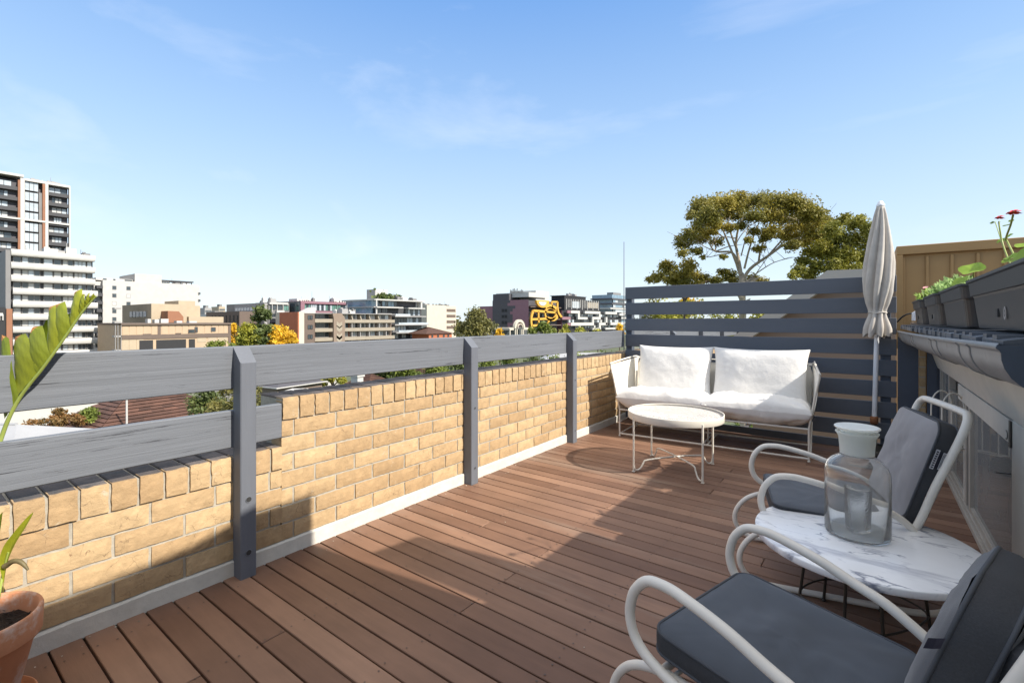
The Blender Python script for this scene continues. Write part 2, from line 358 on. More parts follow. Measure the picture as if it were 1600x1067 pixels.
# ================================================================== TERRACE
GROUND = -12.0
# deck ------------------------------------------------------------
b = MB(); rnd = random.Random(3)
WX = -2.334; DX1 = .46; PITCH = .0945; GAP = .0072
y = .355-PITCH*20; k = 0; sp = MB()
joists = [WX+.12+.45*i for i in range(8)]
while y < 5.40:
    x0 = WX+.002; cuts = [x0]
    if k % 3 == 1: cuts.append(joists[rnd.choice((1,2,3,4))])
    elif k % 7 == 3: cuts.append(joists[rnd.choice((1,2,5))])
    if rnd.random() < .35: cuts[0:1] = [x0]
    cuts.append(2.6 if y > 1.75 else DX1+.02)
    for i in range(len(cuts)-1):
        dz = rnd.uniform(-.0012,.0012)
        b.bbox(cuts[i]+.0014, cuts[i+1]-.0014, y+GAP/2, min(y+PITCH-GAP/2, 5.44), -.022, dz, .0022, rnd.random()**1.2)
    for jx in joists:
        for dy in (.02, PITCH-.02):
            if y > -.3 and rnd.random() < .9:
                cx = jx+rnd.uniform(-.01,.01); cy = y+dy+rnd.uniform(-.003,.003); rr = .0036
                sp.add([(cx+rr*cos(a*pi/3), cy+rr*sin(a*pi/3), .0022) for a in range(6)], [(0,1,2,3,4,5)])
    y += PITCH; k += 1
DK = b.build('deck', M['deck']); tag(DK, kind='structure')
o = sp.build('deck_screws', M['screw'], DK); tag(o, kind='stuff')
db_ = MB(); rd = random.Random(44)
for i in range(150):
    cx = rd.uniform(-2.3,.4); cy = rd.uniform(.2,5.2)
    if rd.random() < .35: cx = -2.31+abs(rd.gauss(0,.05))
    a = rd.uniform(0,6.28); L_ = rd.uniform(.002,.006); W_ = L_*rd.uniform(.3,.8); u = Vector((cos(a),sin(a),0)); v = Vector((-sin(a),cos(a),0)); c = Vector((cx,cy,.0035))
    db_.add([c-u*L_, c-v*W_+Vector((0,0,.002)), c+u*L_+Vector((0,0,.001)), c+v*W_], [(0,1,2,3)], rd.random())
tag(db_.build('deck_debris', mat('debris', (.3,.25,.2), .9, .2, 40, tint=.5, tcol=((.10,.07,.04),(.65,.6,.5)))), 'tiny leaf scraps and grit scattered over the deck boards', 'debris', kind='stuff')
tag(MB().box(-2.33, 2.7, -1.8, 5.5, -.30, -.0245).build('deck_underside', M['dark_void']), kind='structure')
# brick parapet -----------------------------------------------------
def brick_face(b, c, y0, y1, z0, z1, face, rnd):
    # stretcher courses, hand-laid looking bricks standing 4-6 mm proud of the mortar
    L = .240; Hc = (z1-z0)/max(1, round((z1-z0)/.0865)); n = max(1, round((z1-z0)/.0865))
    for r in range(n):
        off = (.118 if r % 2 else 0)+.06
        y = math.floor((y0-off)/L)*L+off
        while y < y1:
            a0, a1 = max(y+.005, y0), min(y+L-.006, y1)
            if a1-a0 > .02:
                p = rnd.uniform(-.0015,.0025); zz = z0+r*Hc
                rough_box(b, c-.05, face+p, a0, a1, zz+.0055, zz+Hc-.0055, rnd.random(), rnd)
            y += L
def rough_box(b, x0, x1, y0, y1, z0, z1, tint, rnd, mat=0, jit=.0016, seg=None):
    # box whose front (x1) face is a grid with wobbling edges and a rough rock face
    ny = seg or max(2, int((y1-y0)/.018)); nz = max(2, int((z1-z0)/.02)); vs = []; fs = []
    s = rnd.uniform(0, 90)
    for j in range(nz+1):
        for i in range(ny+1):
            yy = y0+(y1-y0)*i/ny; zz = z0+(z1-z0)*j/nz
            e = 1 if (i in (0,ny) or j in (0,nz)) else 0
            q = noise.noise(Vector((yy*38+s, zz*38, s)))+.6*noise.noise(Vector((yy*90, zz*90+s, s)))
            xx = x1+q*.0019-(.0024 if e else 0)
            if e:
                yy += noise.noise(Vector((yy*30, zz*60, s+5)))*jit*1.6; zz += noise.noise(Vector((yy*50, zz*30, s+9)))*jit*1.6
            vs.append((xx, yy, zz))
    W = ny+1
    for j in range(nz):
        for i in range(ny): fs.append((j*W+i, j*W+i+1, (j+1)*W+i+1, (j+1)*W+i))
    o = len(vs)
    ring = [i for i in range(W)]+[j*W+ny for j in range(1,nz+1)]+[nz*W+i for i in range(ny-1,-1,-1)]+[j*W for j in range(nz-1,0,-1)]
    for q in ring: vs.append((x0, vs[q][1], vs[q][2]))
    n = len(ring)
    for i in range(n): fs.append((ring[i], o+i, o+(i+1)%n, ring[(i+1)%n]))
    b.add(vs, fs, tint, mat)
rnd = random.Random(11)
def parapet(name, label, y0, y1, zt, detail=True):
    e = empty(name, (-2.45, (y0+y1)/2, 0), label, 'parapet wall', 'stepped brick parapet walls'); L0 = Vector(e.location)
    def B(bm, nm, m): 
        o = bm.build(nm, m, e); o.location = -L0; return o
    rowl = .112; zb = .072
    br = MB(); brick_face(br, -2.39, y0, y1, zb, zt-rowl, -2.336, rnd)
    yy = y0
    while yy < y1-.02:
        w = .0865+rnd.uniform(-.003,.003); a1 = min(yy+w-.005, y1-.001)
        drop = rnd.uniform(-.002,.002); t_ = rnd.random()
        rough_box(br, -2.40, -2.331+rnd.uniform(-.002,.002), yy+.005, a1, zt-rowl+.004, zt-.001+drop, t_, rnd, 0, .0022)
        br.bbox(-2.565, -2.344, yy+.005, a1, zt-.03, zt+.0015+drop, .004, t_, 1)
        yy += w
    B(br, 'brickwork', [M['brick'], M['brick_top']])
    B(MB().box(-2.562, -2.3430, y0+.004, y1-.004, -.2, zt-.0085), 'mortar_bed', M['mortar'])
    kb = MB(); n = int((y1-y0)/.03); vs = []; fs = []
    for i in range(n+1):
        yy = y0+(y1-y0)*i/n
        zt_ = .072+.004*noise.noise(Vector((yy*5,0,0)))+.0025*noise.noise(Vector((yy*40,0,3))); xx = -2.326+.003*noise.noise(Vector((yy*9,2,0)))
        bot = -.004
        vs += [(xx+.001*noise.noise(Vector((yy*60,2,0))), yy, bot), (xx, yy, zt_-.006), (xx-.006, yy, zt_), (-2.35, yy, zt_+.001)]
    for i in range(n):
        for j in range(3): fs.append((i*4+j, (i+1)*4+j, (i+1)*4+j+1, i*4+j+1))
    kb.add(vs, fs); B(kb, 'painted_kerb', M['kerb'])
    return e
parapet('low_parapet', 'lower yellow brick parapet with upright brick coping beside the terracotta pot', -1.9, 1.198, .545)
parapet('high_parapet', 'taller yellow brick parapet running from the step to the slatted screen', 1.198, 5.44, .785)
# neighbour's continuation behind the screen
e = empty('neighbour_parapet', (-2.45, 9, 0), 'yellow brick parapet of the next terrace glimpsed through the slats', 'parapet wall')
q = MB(); rn2 = random.Random(5); 
for r in range(7):
    yy = 5.6+(.12 if r%2 else 0)
    while yy < 15: q.box(-2.40, -2.336, yy+.005, yy+.235, .07+r*.086+.005, .07+r*.086+.08, rn2.random()); yy += .24
yy = 5.56
while yy < 15: q.box(-2.56, -2.333, yy+.004, yy+.082, .68, .785, rn2.random()); yy += .0865
o = q.build('brickwork', M['brick'], e); o.location = -Vector(e.location)
o = MB().box(-2.55, -2.342, 5.56, 15, -.3, .78).build('mortar_bed', M['mortar'], e); o.location = -Vector(e.location)
# rails -------------------------------------------------------------
def timber(y0, y1, z0, z1, x0, x1, seed):
    b = MB(); n = int((y1-y0)/.03)+2; vs = []; fs = []
    prof = [(x1-.004,z0),(x1,z0+.004),(x1,z1-.004),(x1-.004,z1),(x0+.004,z1),(x0,z1-.004),(x0,z0+.004),(x0+.004,z0)]
    for i in range(n+1):
        yy = y0+(y1-y0)*i/n
        d = .0015*noise.noise(Vector((yy*7,seed,0)))+.0015*noise.noise(Vector((yy*1.3,seed,0)))
        for (x,z) in prof: vs.append((x+d*.5, yy, z+d))
    for i in range(n):
        for j in range(8): fs.append((i*8+j, (i+1)*8+j, (i+1)*8+(j+1)%8, i*8+(j+1)%8))
    fs += [tuple(range(8)), tuple(range(n*8+7, n*8-1, -1))]
    return b.add(vs, fs)
tag(timber(-1.9, 5.30, .857, 1.052, -2.372, -2.3345, 1).build('top_rail', M['rail']), 'long weathered blue-grey timber handrail board above the brick parapet', 'handrail')
tag(timber(-1.9, 1.196, .588, .758, -2.372, -2.3345, 5).build('lower_rail', M['rail']), 'short weathered blue-grey board above the low brick parapet, ending at the brick step', 'rail')
tag(timber(5.55, 15, .857, 1.052, -2.372, -2.3345, 9).build('neighbour_rail', M['rail']), 'grey handrail board of the next terrace seen between the screen slats', 'handrail')
def post(y0, holes, label, w=.072, nb=False, zb=0.0):
    e = empty('balustrade_post', (-2.30, y0+w/2, zb), label, 'post', 'timber balustrade posts'); b = MB()
    x0, x1 = -.0335, .040; h = w/2; c = .004; zt = 1.048; zf = .978
    o = [(x0,-h),(x1-c,-h),(x1,-h+c),(x1,h-c),(x1-c,h),(x0,h)]
    vs = [(x,y_,0) for x,y_ in o]+[(x,y_, zt-(zt-zf)*(x-x0)/(x1-x0)) for x,y_ in o]
    n = 6; fs = [tuple(range(n))[::-1], tuple(range(n,2*n))]+[(i,(i+1)%n,n+(i+1)%n,n+i) for i in range(n)]
    b.add(vs, fs); b.build('shaft', M['post'], e)
    for (z, r) in holes:
        q = MB(); q.add([(x1+.0016, r*cos(a*pi/6), z+r*sin(a*pi/6)) for a in range(12)], [tuple(range(12))])
        q.tube([(x1+.001, r*1.12*cos(a*pi/8), z+r*1.12*sin(a*pi/8)) for a in range(16)], .0016, 5, closed=True, mat=1)
        q.build('bolt', [M['bolt'], M['post']], e)
    return e
post(.971, [(.356,.0115),(.115,.0115)], 'nearest blue-grey timber post, with two recessed bolt holes, left of the brick step', .070)
post(2.522, [(.545,.007),(.115,.008)], 'middle blue-grey timber post halfway along the tall brick parapet', .074)
post(3.972, [(.60,.007),(.115,.007)], 'furthest blue-grey timber post on the deck, left of the white round table', .074)
for i, yy in enumerate((6.95, 8.4, 9.85, 11.3)):
    p = post(yy, [], ['first','second','third','fourth'][i]+' dark post of the next terrace counting away from the slatted screen', .074)
    p['group'] = 'posts on the next terrace'; p.name = 'neighbour_post'
# slatted screen ------------------------------------------------------
FY = 5.345
SC = empty('slatted_screen', (-1.07, FY, 0), 'tall blue-grey screen of horizontal boards behind the white sofa', 'privacy screen'); L0 = Vector(SC.location)
def sB(bm, nm, m, par=SC, off=None):
    o = bm.build(nm, m, par); o.location = -L0 if par is SC else (0,0,0); return o
zt = 1.566; rs = random.Random(8)
for i in range(9):
    z1 = zt-.1862*i; z0 = max(z1-.142, .006)
    b = MB(); b.bbox(-2.332+rs.uniform(-.003,.001), .188, FY, FY+.022, z0, z1, .003)
    sB(b, 'slat', M['slat'])
for (x0, x1) in ((-2.333,-2.258),(.075,.150)):
    b = MB(); b.bbox(x0, x1, FY+.023, FY+.10, 0, 1.54, .004); sB(b, 'screen_post', M['navy'])
# end panel and brick pier at the right of the screen ------------------
EP = MB(); EP.bbox(.196, .334, FY-.004, FY+.03, 0, 1.03, .003); tag(EP.build('end_panel', M['navy']), 'narrow dark navy board panel between the slatted screen and the brick pier', 'panel')
b = MB(); rn3 = random.Random(2)
for r in range(12): b.bbox(.34, .382, FY+.0, FY+.10, r*.086+.005, r*.086+.081, .003, rn3.random())
b.box(.341, .38, FY+.004, FY+.09, 0, 1.03, .5, 1)
tag(b.build('brick_pier', [M['brick'], M['mortar']]), 'thin strip of yellow brick pier under the gutter end', 'brick pier')
b = MB(); b.box(.388, .47, FY-.001, FY+.03, 0, .95)
b.box(.40, .455, FY-.006, FY-.0015, .05, .9); 
tag(b.build('navy_door', M['navy']), 'dark navy boarded door leaf right of the thin brick strip', 'door')
# ================================================================== BUILDING ON THE RIGHT
BW = empty('glazed_wall', (.46, 3.4, 0), 'low glazed wall with beige aluminium frame along the right of the deck', 'window wall'); L0b = Vector(BW.location)
def wB(bm, nm, m, par=None):
    o = bm.build(nm, m, par or BW)
    if not par: o.location = -L0b
    return o
F0 = .46
b = MB(); b.bbox(F0-.012, F0+.07, 1.70, 5.33, 0, .035, .003); b.bbox(F0+.0, F0+.06, 1.70, 5.33, .0355, .055, .003); wB(b, 'sill_track', M['alu'])
b = MB(); b.bbox(F0-.004, F0+.06, 2.72, 4.20, .667, .765, .002); wB(b, 'head_panel', M['fascia'])
b = MB(); b.box(F0+.01, F0+.05, 2.72, 5.33, .767, .785); wB(b, 'head_channel', M['black_metal'])
wnd = []
for (y0, y1) in ((2.74, 3.86),(3.95,4.7),(4.72,5.3)):
    top = .666 if y0 < 4 else .766
    f = MB(); w = .045
    f.bbox(F0+.005, F0+.045, y0, y0+w, .056, top, .002); f.bbox(F0+.005, F0+.045, y1-w, y1, .056, top, .002); f.bbox(F0+.008, F0+.042, y0+w+.0005, y1-w-.0005, .056, .085, .002)
    fo = wB(f, 'window', M['alu'])
    p = MB(); p.box(F0+.022, F0+.027, y0+w, y1-w, .086, top-.001); wB(p, 'pane', M['pane'], fo)
b = MB(); b.bbox(F0-.01, F0+.08, 1.70, 2.70, .056, .775, .003); wB(b, 'jamb_panel', M['fascia'])
b = MB(); b.bbox(F0-.016, F0-.0105, 2.70-.012, 2.70+.018, .665, .772, .001); 
b.tube([(F0-.02, 2.73+.018*cos(a), .71+.018*sin(a)) for a in [i*pi/6 for i in range(2,11)]], .0018, 5)
wB(b, 'latch', M['black_metal'])
b = MB(); b.tube([(F0-.02,2.66,.57),(F0-.05,2.72,.555)], .003, 5); wB(b, 'door_pull', M['black_metal'])
# room behind the glass
RM = MB(); RM.box(1.9, 1.95, 1.75, 5.35, -.02, 1.0); RM.box(F0+.1, 2.6, 5.35, 5.4, 0, 1.0, .5); RM.box(1.55, 1.75, 3.4, 3.7, .0, .98)
tag(RM.build('interior_walls', M['c_concrete']), 'plain grey inner walls dimly visible behind the glazing', 'wall')
cb = MB(); cb.bbox(1.0, 2.2, 5.0, 5.3, .0, .45, .01); cb.bbox(.98, 2.22, 4.98, 5.3, .452, .48, .004)
tag(cb.build('inner_bench', M['c_midgrey']), 'pale low bench standing inside behind the glass', 'bench')
# fascia + gutter
b = MB(); b.prism([(.395,.97),(.455,.775),(.475,.775),(.475,1.07),(.395,1.07)], 1, 1.62, 5.36)
tag(b.build('fascia_board', M['fascia']), 'cream painted fascia board beneath the grey gutter', 'fascia')
def gprof(x, z):
    P = [(0,0),(-.006,.002),(-.009,-.006),(-.003,-.012),(0,-.018),(.001,-.035),(.006,-.055),(.018,-.078),(.036,-.096),(.060,-.107),(.09,-.111),(.145,-.111),(.145,.0)]
    return [(x+a, z+c_) for a, c_ in P]
def gx(y): return .248+(.196-.248)*(y-1.6)/3.75
def gz(y): return 1.111+(1.080-1.111)*(y-1.6)/3.75-.006*sin((y-1.6)/3.75*pi)
G = empty('roof_gutter', (.25, 3.4, 1.1), 'long grey metal rain gutter curving under the roof tiles on the right', 'gutter'); L0g = Vector(G.location)
b = MB(); ys = [1.6+3.74*i/30 for i in range(31)]; vs = []; fs = []
for y_ in ys:
    for (x_, z_) in gprof(gx(y_), gz(y_)): vs.append((x_, y_, z_))
for y_ in ys:
    for (x_, z_) in gprof(gx(y_)+.0, gz(y_)): vs.append((x_+.003 if x_ < gx(y_)+.1 else x_-.003, y_, z_+.003))
n = 13; K = len(ys)*n
for i in range(len(ys)-1):
    for j in range(n-1):
        fs.append((i*n+j, i*n+j+1, (i+1)*n+j+1, (i+1)*n+j)); fs.append((K+i*n+j, K+(i+1)*n+j, K+(i+1)*n+j+1, K+i*n+j+1))
b.add(vs, fs, smooth=True); o = b.build('trough', M['gutter'], G); o.location = -L0g
for yb in (1.98, 2.18, 2.75, 2.95, 3.9, 4.05, 4.9):
    q = MB(); q.tube([(x_-.001, yb, z_-.001) for (x_, z_) in gprof(gx(yb), gz(yb))[2:12]], .0035, 6); o = q.build('bracket', M['gutter'], G); o.location = -L0g
q = MB(); q.prism(gprof(gx(1.6), gz(1.6)), 1, 1.592, 1.599); o = q.build('end_cap', M['guttercap'], G); o.location = -L0g
# roof with tiles at the eave
RF = empty('flat_roof', (1.5, 3.4, 1.12), 'low dark tiled roof edge that carries the row of planters', 'roof'); L0r = Vector(RF.location)
b = MB(); b.prism([(.35,1.078),(3.2,1.20),(3.2,1.235),(.35,1.108)], 1, 1.61, 5.95); o = b.build('roof_deck', M['c_slate'], RF); o.location = -L0r
b = MB(); rt = random.Random(4); yy = 1.62
while yy < 5.3:
    w = .165; x0 = .262-(yy-1.6)/3.75*.05+rt.uniform(-.008,.004)
    for s in range(3):
        b.prism([(x0+s*.33, 1.099+s*.014),(x0+s*.33, 1.121+s*.014),(x0+s*.33+.04, 1.128+s*.014),(x0+s*.33+.34,1.128+s*.014),(x0+s*.33+.34,1.108+s*.014)], 1, yy+.004, yy+w-.02, rt.random())
        b.prism([(x0+s*.33+.004, 1.109+s*.014),(x0+s*.33+.004, 1.133+s*.014),(x0+s*.33+.34,1.137+s*.014),(x0+s*.33+.34,1.11+s*.014)], 1, yy+w-.06, yy+w-.005, rt.random())
    yy += w
o = b.build('eave_tiles', M['tile'], RF); o.location = -L0r
# taller part of the building behind/right of the camera: throws the broad shade over the near deck
b = MB(); b.prism([(-2.4,-.02),(1.59,-.02),(1.59,1.13),(1.728,1.14),(1.728,2.66),(1.712,2.642),(1.40,2.637),(1.17,2.580),(.88,2.552),(-2.4,2.50)], 0, .5, 3.2)
tag(b.build('rear_wing', M['c_cream']), 'rendered taller wing of the building to the right behind the camera', 'building')
b = MB(); b.prism([(1.74,1.16),(2.14,1.16),(2.115,2.30),(1.85,2.34)], 0, .78, 1.0); tag(b.build('roof_vent_or_shadow_block', M['c_brown']), 'unseen tapered block on the tiled roof, added to shape the deck shadow', 'shadow blocker')  # added out-of-view block that shapes the narrow shadow on the deck
# metal cladding box behind the planters
CL = empty('cladding_wall', (1.2, 5.95, 1.1), 'bronze ribbed metal cladding wall behind the planters', 'cladding wall'); L0c = Vector(CL.location)
b = MB(); b.box(.225, 3.4, 5.93, 6.6, -.3, 1.80)
xx = .26
while xx < 3.4: b.bbox(xx-.012, xx+.012, 5.905, 5.9295, .9, 1.78, .005); xx += .172
o = b.build('ribbed_sheet', M['clad'], CL); o.location = -L0c
b = MB(); b.bbox(.205, 3.4, 5.885, 6.62, 1.801, 1.885, .004); b.bbox(.205, .255, 5.885, 5.93, .9, 1.80, .003); o = b.build('capping', M['clad'], CL); o.location = -L0c
# bits at its foot
b = MB(); b.bbox(.30,.50,5.62,5.72,1.115,1.155,.005); b.bbox(.36,.44,5.60,5.70,1.157,1.19,.005)
tag(b.build('brick_stack', M['c_brickbrown']), 'two small loose bricks lying on the roof under the bronze wall', 'bricks')
b = MB(); b.tube(smooth_path([(.20,5.55,1.16),(.24,5.5,1.21),(.30,5.5,1.235),(.45,5.52,1.235),(.6,5.6,1.22)]), .008, 6); b.tube([(.31,5.49,1.17),(.31,5.49,1.235),(.33,5.49,1.25),(.45,5.49,1.25)], .014, 8, mat=1)
tag(b.build('roof_pipe', [M['black_metal'], M['pole']]), 'short white pipe elbow with black cable at the foot of the bronze wall', 'pipe')
# ------------------------------------------------------------------ planters
def planter(y0, y1, x, label, zb=1.142, zt=1.322, marks=True):
    e = empty('planter', (x+.09, (y0+y1)/2, zb), label, 'planter', 'grey plastic window-box planters on the roof edge')
    L = (y1-y0)/2; H = zt-zb
    def ring(hl, hw, z, r=.035, n=5):
        out = []
        for (sx, sy, a0) in ((1,1,0),(-1,1,pi/2),(-1,-1,pi),(1,-1,3*pi/2)):
            for i in range(n+1):
                a = a0+pi/2*i/n; out.append((sx*(hw-r)+r*cos(a), sy*(hl-r)+r*sin(a), z))
        return out
    prof = [(L*.90,.066,0),(L*.905,.068,.004),(L*.945,.079,H*.62),(L*.95,.082,H*.66),(L*.972,.088,H*.67),(L*.985,.092,H*.93),(L*1.0,.099,H*.95),(L*1.0,.099,H),(L*.985,.090,H*.995),(L*.965,.083,H*.90)]
    b = MB(); vs = []; 
    for (hl, hw, z) in prof: vs += ring(hl, hw, z, .04)
    n = 24; fs = []
    for i in range(len(prof)-1):
        for j in range(n): fs.append((i*n+j, i*n+(j+1)%n, (i+1)*n+(j+1)%n, (i+1)*n+j))
    fs.append(tuple(range(n))[::-1]); b.add(vs, fs, smooth=False); b.build('tub', M['planter'], e)
    s = MB(); s.add(ring(L*.97,.084,H*.9,.04), [tuple(range(n))]); s.build('soil', M['soil'], e)
    if marks:
        q = MB(); xf = -.0735; yy = L*.03
        q.box(xf-.004, xf+.001, yy-.012, yy+.012, H*.22, H*.36); q.build('drain_slot', M['bolt'], e)
        q = MB(); c0 = (xf-.0030, yy-.105, H*.28); rr = .017
        q.add([(c0[0], c0[1]+rr*cos(a*pi/12), c0[2]+rr*1.15*sin(a*pi/12)) for a in range(24)]+[(c0[0], c0[1]+rr*.55*cos(a*pi/12), c0[2]+rr*.66*sin(a*pi/12)) for a in range(24)],
              [(i,(i+1)%24,24+(i+1)%24,24+i) for i in range(24)])
        q.add([(c0[0], c0[1]+rr*.2*cos(a*pi/6), c0[2]+rr*.3*sin(a*pi/6)) for a in range(12)], [tuple(range(12))]); q.build('round_mark', M['c_midgrey'], e)
    return e
planter(1.62, 2.56, .305, 'largest and nearest grey plastic planter, holding the red geranium')
planter(2.66, 3.42, .300, 'second grey plastic planter from the right, with a large round green leaf', marks=False)
planter(3.50, 4.20, .290, 'third grey plastic planter from the right, filled with grey-green herbs')
planter(4.45, 5.15, .285, 'smallest looking grey plastic planter at the far end of the row')
def leaf_disc(b, c, r, nrm, tint, n=9, cup=.25, mat=0):
    nrm = Vector(nrm).normalized(); u = nrm.orthogonal().normalized(); v = nrm.cross(u); c = Vector(c); vs = [c-nrm*r*cup]
    for k in range(n):
        a = 2*pi*k/n; rr = r*(1+.12*sin(a*4+tint*9)); vs.append(c+(u*cos(a)+v*sin(a))*rr+nrm*r*.1*sin(a*3+tint*20))
    b.add(vs, [(0, 1+k, 1+(k+1)%n) for k in range(n)], tint, mat, True)
rg = random.Random(21)
def herb(x0,x1,y0,y1,z,h,nl,size,mt,name,label,group=None):
    b = MB()
    for i in range(nl):
        x_ = rg.uniform(x0,x1); y_ = rg.uniform(y0,y1); hh = h*(.35+.65*rg.random()); d = Vector((rg.uniform(-.5,.5), rg.uniform(-.5,.5), 1)).normalized()
        p0 = Vector((x_,y_,z)); p1 = p0+d*hh; tint = rg.random()
        for k in range(7):
            c = p0.lerp(p1, .25+.75*k/6); dd = (d*.6+Vector((rg.uniform(-1,1),rg.uniform(-1,1),rg.uniform(0,.6)))).normalized()
            sd = dd.orthogonal().normalized()*size*.18; L = size*rg.uniform(.7,1.3)
            b.add([c-sd, c+dd*L*.5-sd*1.2, c+dd*L, c+dd*L*.5+sd*1.2, c+sd], [(0,1,2,3,4)], tint)
    return tag(b.build(name, mt), label, 'plant', group)
herb(.33,.44,3.3,4.15,1.30,.10,320,.028,M['lavender_leaf'],'herb_plant','bushy grey-green herb spilling over the third planter')
herb(.32,.43,4.4,5.1,1.30,.075,110,.04,M['geranium_leaf'],'flowering_plant','small leafy plant with one pale pink bloom in the farthest planter')
b = MB(); leaf_disc(b, (.34,4.8,1.425), .017, (-.3,-.5,1), .5, mat=0); b.tube([(.36,4.82,1.3),(.345,4.8,1.42)], .002, 5, mat=1)
tag(b.build('pink_bloom', [M['pinkpetal'], M['stem']]), 'tiny pale pink flower above the farthest planter', 'flower')
b = MB(); b.tube(smooth_path([(.38,3.0,1.30),(.37,2.93,1.36),(.36,2.87,1.395)]), .003, 6, mat=1)
b.tube([(.36,3.25,1.36),(.37,3.1,1.34),(.38,3.05,1.31),(.40,3.0,1.335)], .002, 5, mat=1); leaf_disc(b, (.355,2.86,1.398), .043, (-.30,-.55,.8), .8, 22); leaf_disc(b, (.36,3.25,1.37), .035, (-.5,-.4,.7), .5, 12); leaf_disc(b, (.40,3.0,1.34), .035, (-.3,.2,.9), .4, 12)
tag(b.build('broadleaf_plant', [M['geranium_leaf'], M['stem']]), 'large round bright green leaf rising from the second planter', 'plant')
GE = empty('geranium', (.37, 1.95, 1.30), 'tall geranium with two red flowers in the nearest planter', 'plant'); L0q = Vector(GE.location)
def geo(px, py, x=.36): return onx(px, py, x)
st = MB(); base = [geo(1592,414,.375), geo(1578,414,.365)]
st.tube(smooth_path([geo(1592,414,.375), geo(1575,380,.37), geo(1572,372,.365), geo(1579,352,.362), geo(1583,336,.36)]), .0028, 6)
st.tube(smooth_path([geo(1579,414,.37), geo(1567,382,.365), geo(1562,357,.36), geo(1561,346,.36)]), .0024, 6)
st.tube([geo(1568,388,.366), geo(1555,347,.362), geo(1550,349,.36)], .0015, 5)
o = st.build('stems', M['stem'], GE); o.location = -L0q
lv = MB()
for (px, py, r, t_) in ((1592,397,.024,.9),(1579,400,.018,.7),(1566,375,.016,.5),(1572,352,.009,.2),(1580,345,.008,.3),(1577,368,.010,.7),(1598,383,.018,.8),(1599,404,.022,.5),(1586,407,.016,.3),(1604,392,.02,.6),(1572,407,.012,.4),(1550,348,.007,.05),(1561,348,.005,.2),(1610,395,.04,.6)):
    leaf_disc(lv, geo(px,py,.36+rg.uniform(-.01,.02)), r, (rg.uniform(-.6,-.1), rg.uniform(-.6,.0), .8), t_, 12)
o = lv.build('leaves', M['geranium_leaf'], GE); o.location = -L0q
for (px, py, r) in ((1584,333,.018),(1562,341,.013)):
    fl = MB(); c = geo(px,py,.36)
    for k in range(7):
        a = k*2*pi/7; leaf_disc(fl, c+Vector((cos(a)*r*.62, sin(a)*r*.62, .001*k)), r*.5, (cos(a)*.5, sin(a)*.5, 1), .5, 7)
    leaf_disc(fl, c+Vector((0,0,.004)), r*.25, (0,0,1), .5, 6, mat=1)
    o = fl.build('flower', [M['red'], M['yellowc']], GE); o.location = -L0q
tag(MB().box(DX1+.075, 2.6, 1.72, 5.34, -.024, .004).build('inner_floor', M['c_midgrey']), kind='structure')
# ================================================================== FURNITURE
def fbm(x, y, z=0, o=3):
    s = 0; a = 1
    for i in range(o): s += a*noise.noise(Vector((x, y, z+i*7))); x *= 2.1; y *= 2.1; a *= .5
    return s
def pillow(b, sx, sy, h, n=34, seed=0, ex=3.2, edge=.012, pinch=.06, wr=.010, sag=0, rays=14):
    # soft stuffed cushion: flat in xy, centred at 0, thick along z
    for side in (1,-1):
        vs = []; fs = []
        for j in range(n+1):
            for i in range(n+1):
                # denser samples toward the edge
                u = -cos(pi*i/n); v = -cos(pi*j/n)
                u = .6*u+.4*(2*i/n-1); v = .6*v+.4*(2*j/n-1)
                k = (max(0,1-abs(u)**ex)*max(0,1-abs(v)**ex))**.5
                x = u*sx/2*(1-pinch*(1-v*v)*abs(u)**3*0-.0)+0; y = v*sy/2
                x *= 1-pinch*(1-abs(v)**2.5)*abs(u)**4; y *= 1-pinch*(1-abs(u)**2.5)*abs(v)**4
                w = fbm(u*2.2+seed, v*2.2, seed)*wr
                e = max(abs(u), abs(v)); an = atan2(v, u)
                ruff = wr*1.0*max(0, e-.55)/.45*(1-e**10)*noise.noise(Vector((cos(an)*rays*.5, sin(an)*rays*.5, seed+3)))*1.6
                crease = -abs(noise.noise(Vector((u*3.1+seed, v*1.7-seed, 2+seed))))*wr*.9
                z = side*(edge/2+k*h/2)+(w+crease+ruff)*side*(.25+.75*min(1,k*1.5)) - sag*k*(1-u*u)*(1-v*v)
                if i in (0,n) or j in (0,n):
                    z = 0+.004*noise.noise(Vector((u*9, v*9, seed))); 
                vs.append((x, y, z))
        W = n+1
        for j in range(n):
            for i in range(n):
                q = (j*W+i, j*W+i+1, (j+1)*W+i+1, (j+1)*W+i); fs.append(q if side > 0 else q[::-1])
        b.add(vs, fs, smooth=True)
    return b
def xf(bm, mtx, start=0):
    for i in range(start, len(bm.v)): bm.v[i] = tuple(mtx @ Vector(bm.v[i]))
    return bm
def frame_m(o, ex, ey, ez):
    m = Matrix.Identity(4)
    for i, a in enumerate((ex, ey, ez)):
        a = Vector(a).normalized()
        for j in range(3): m[j][i] = a[j]
    for j in range(3): m[j][3] = o[j]
    return m
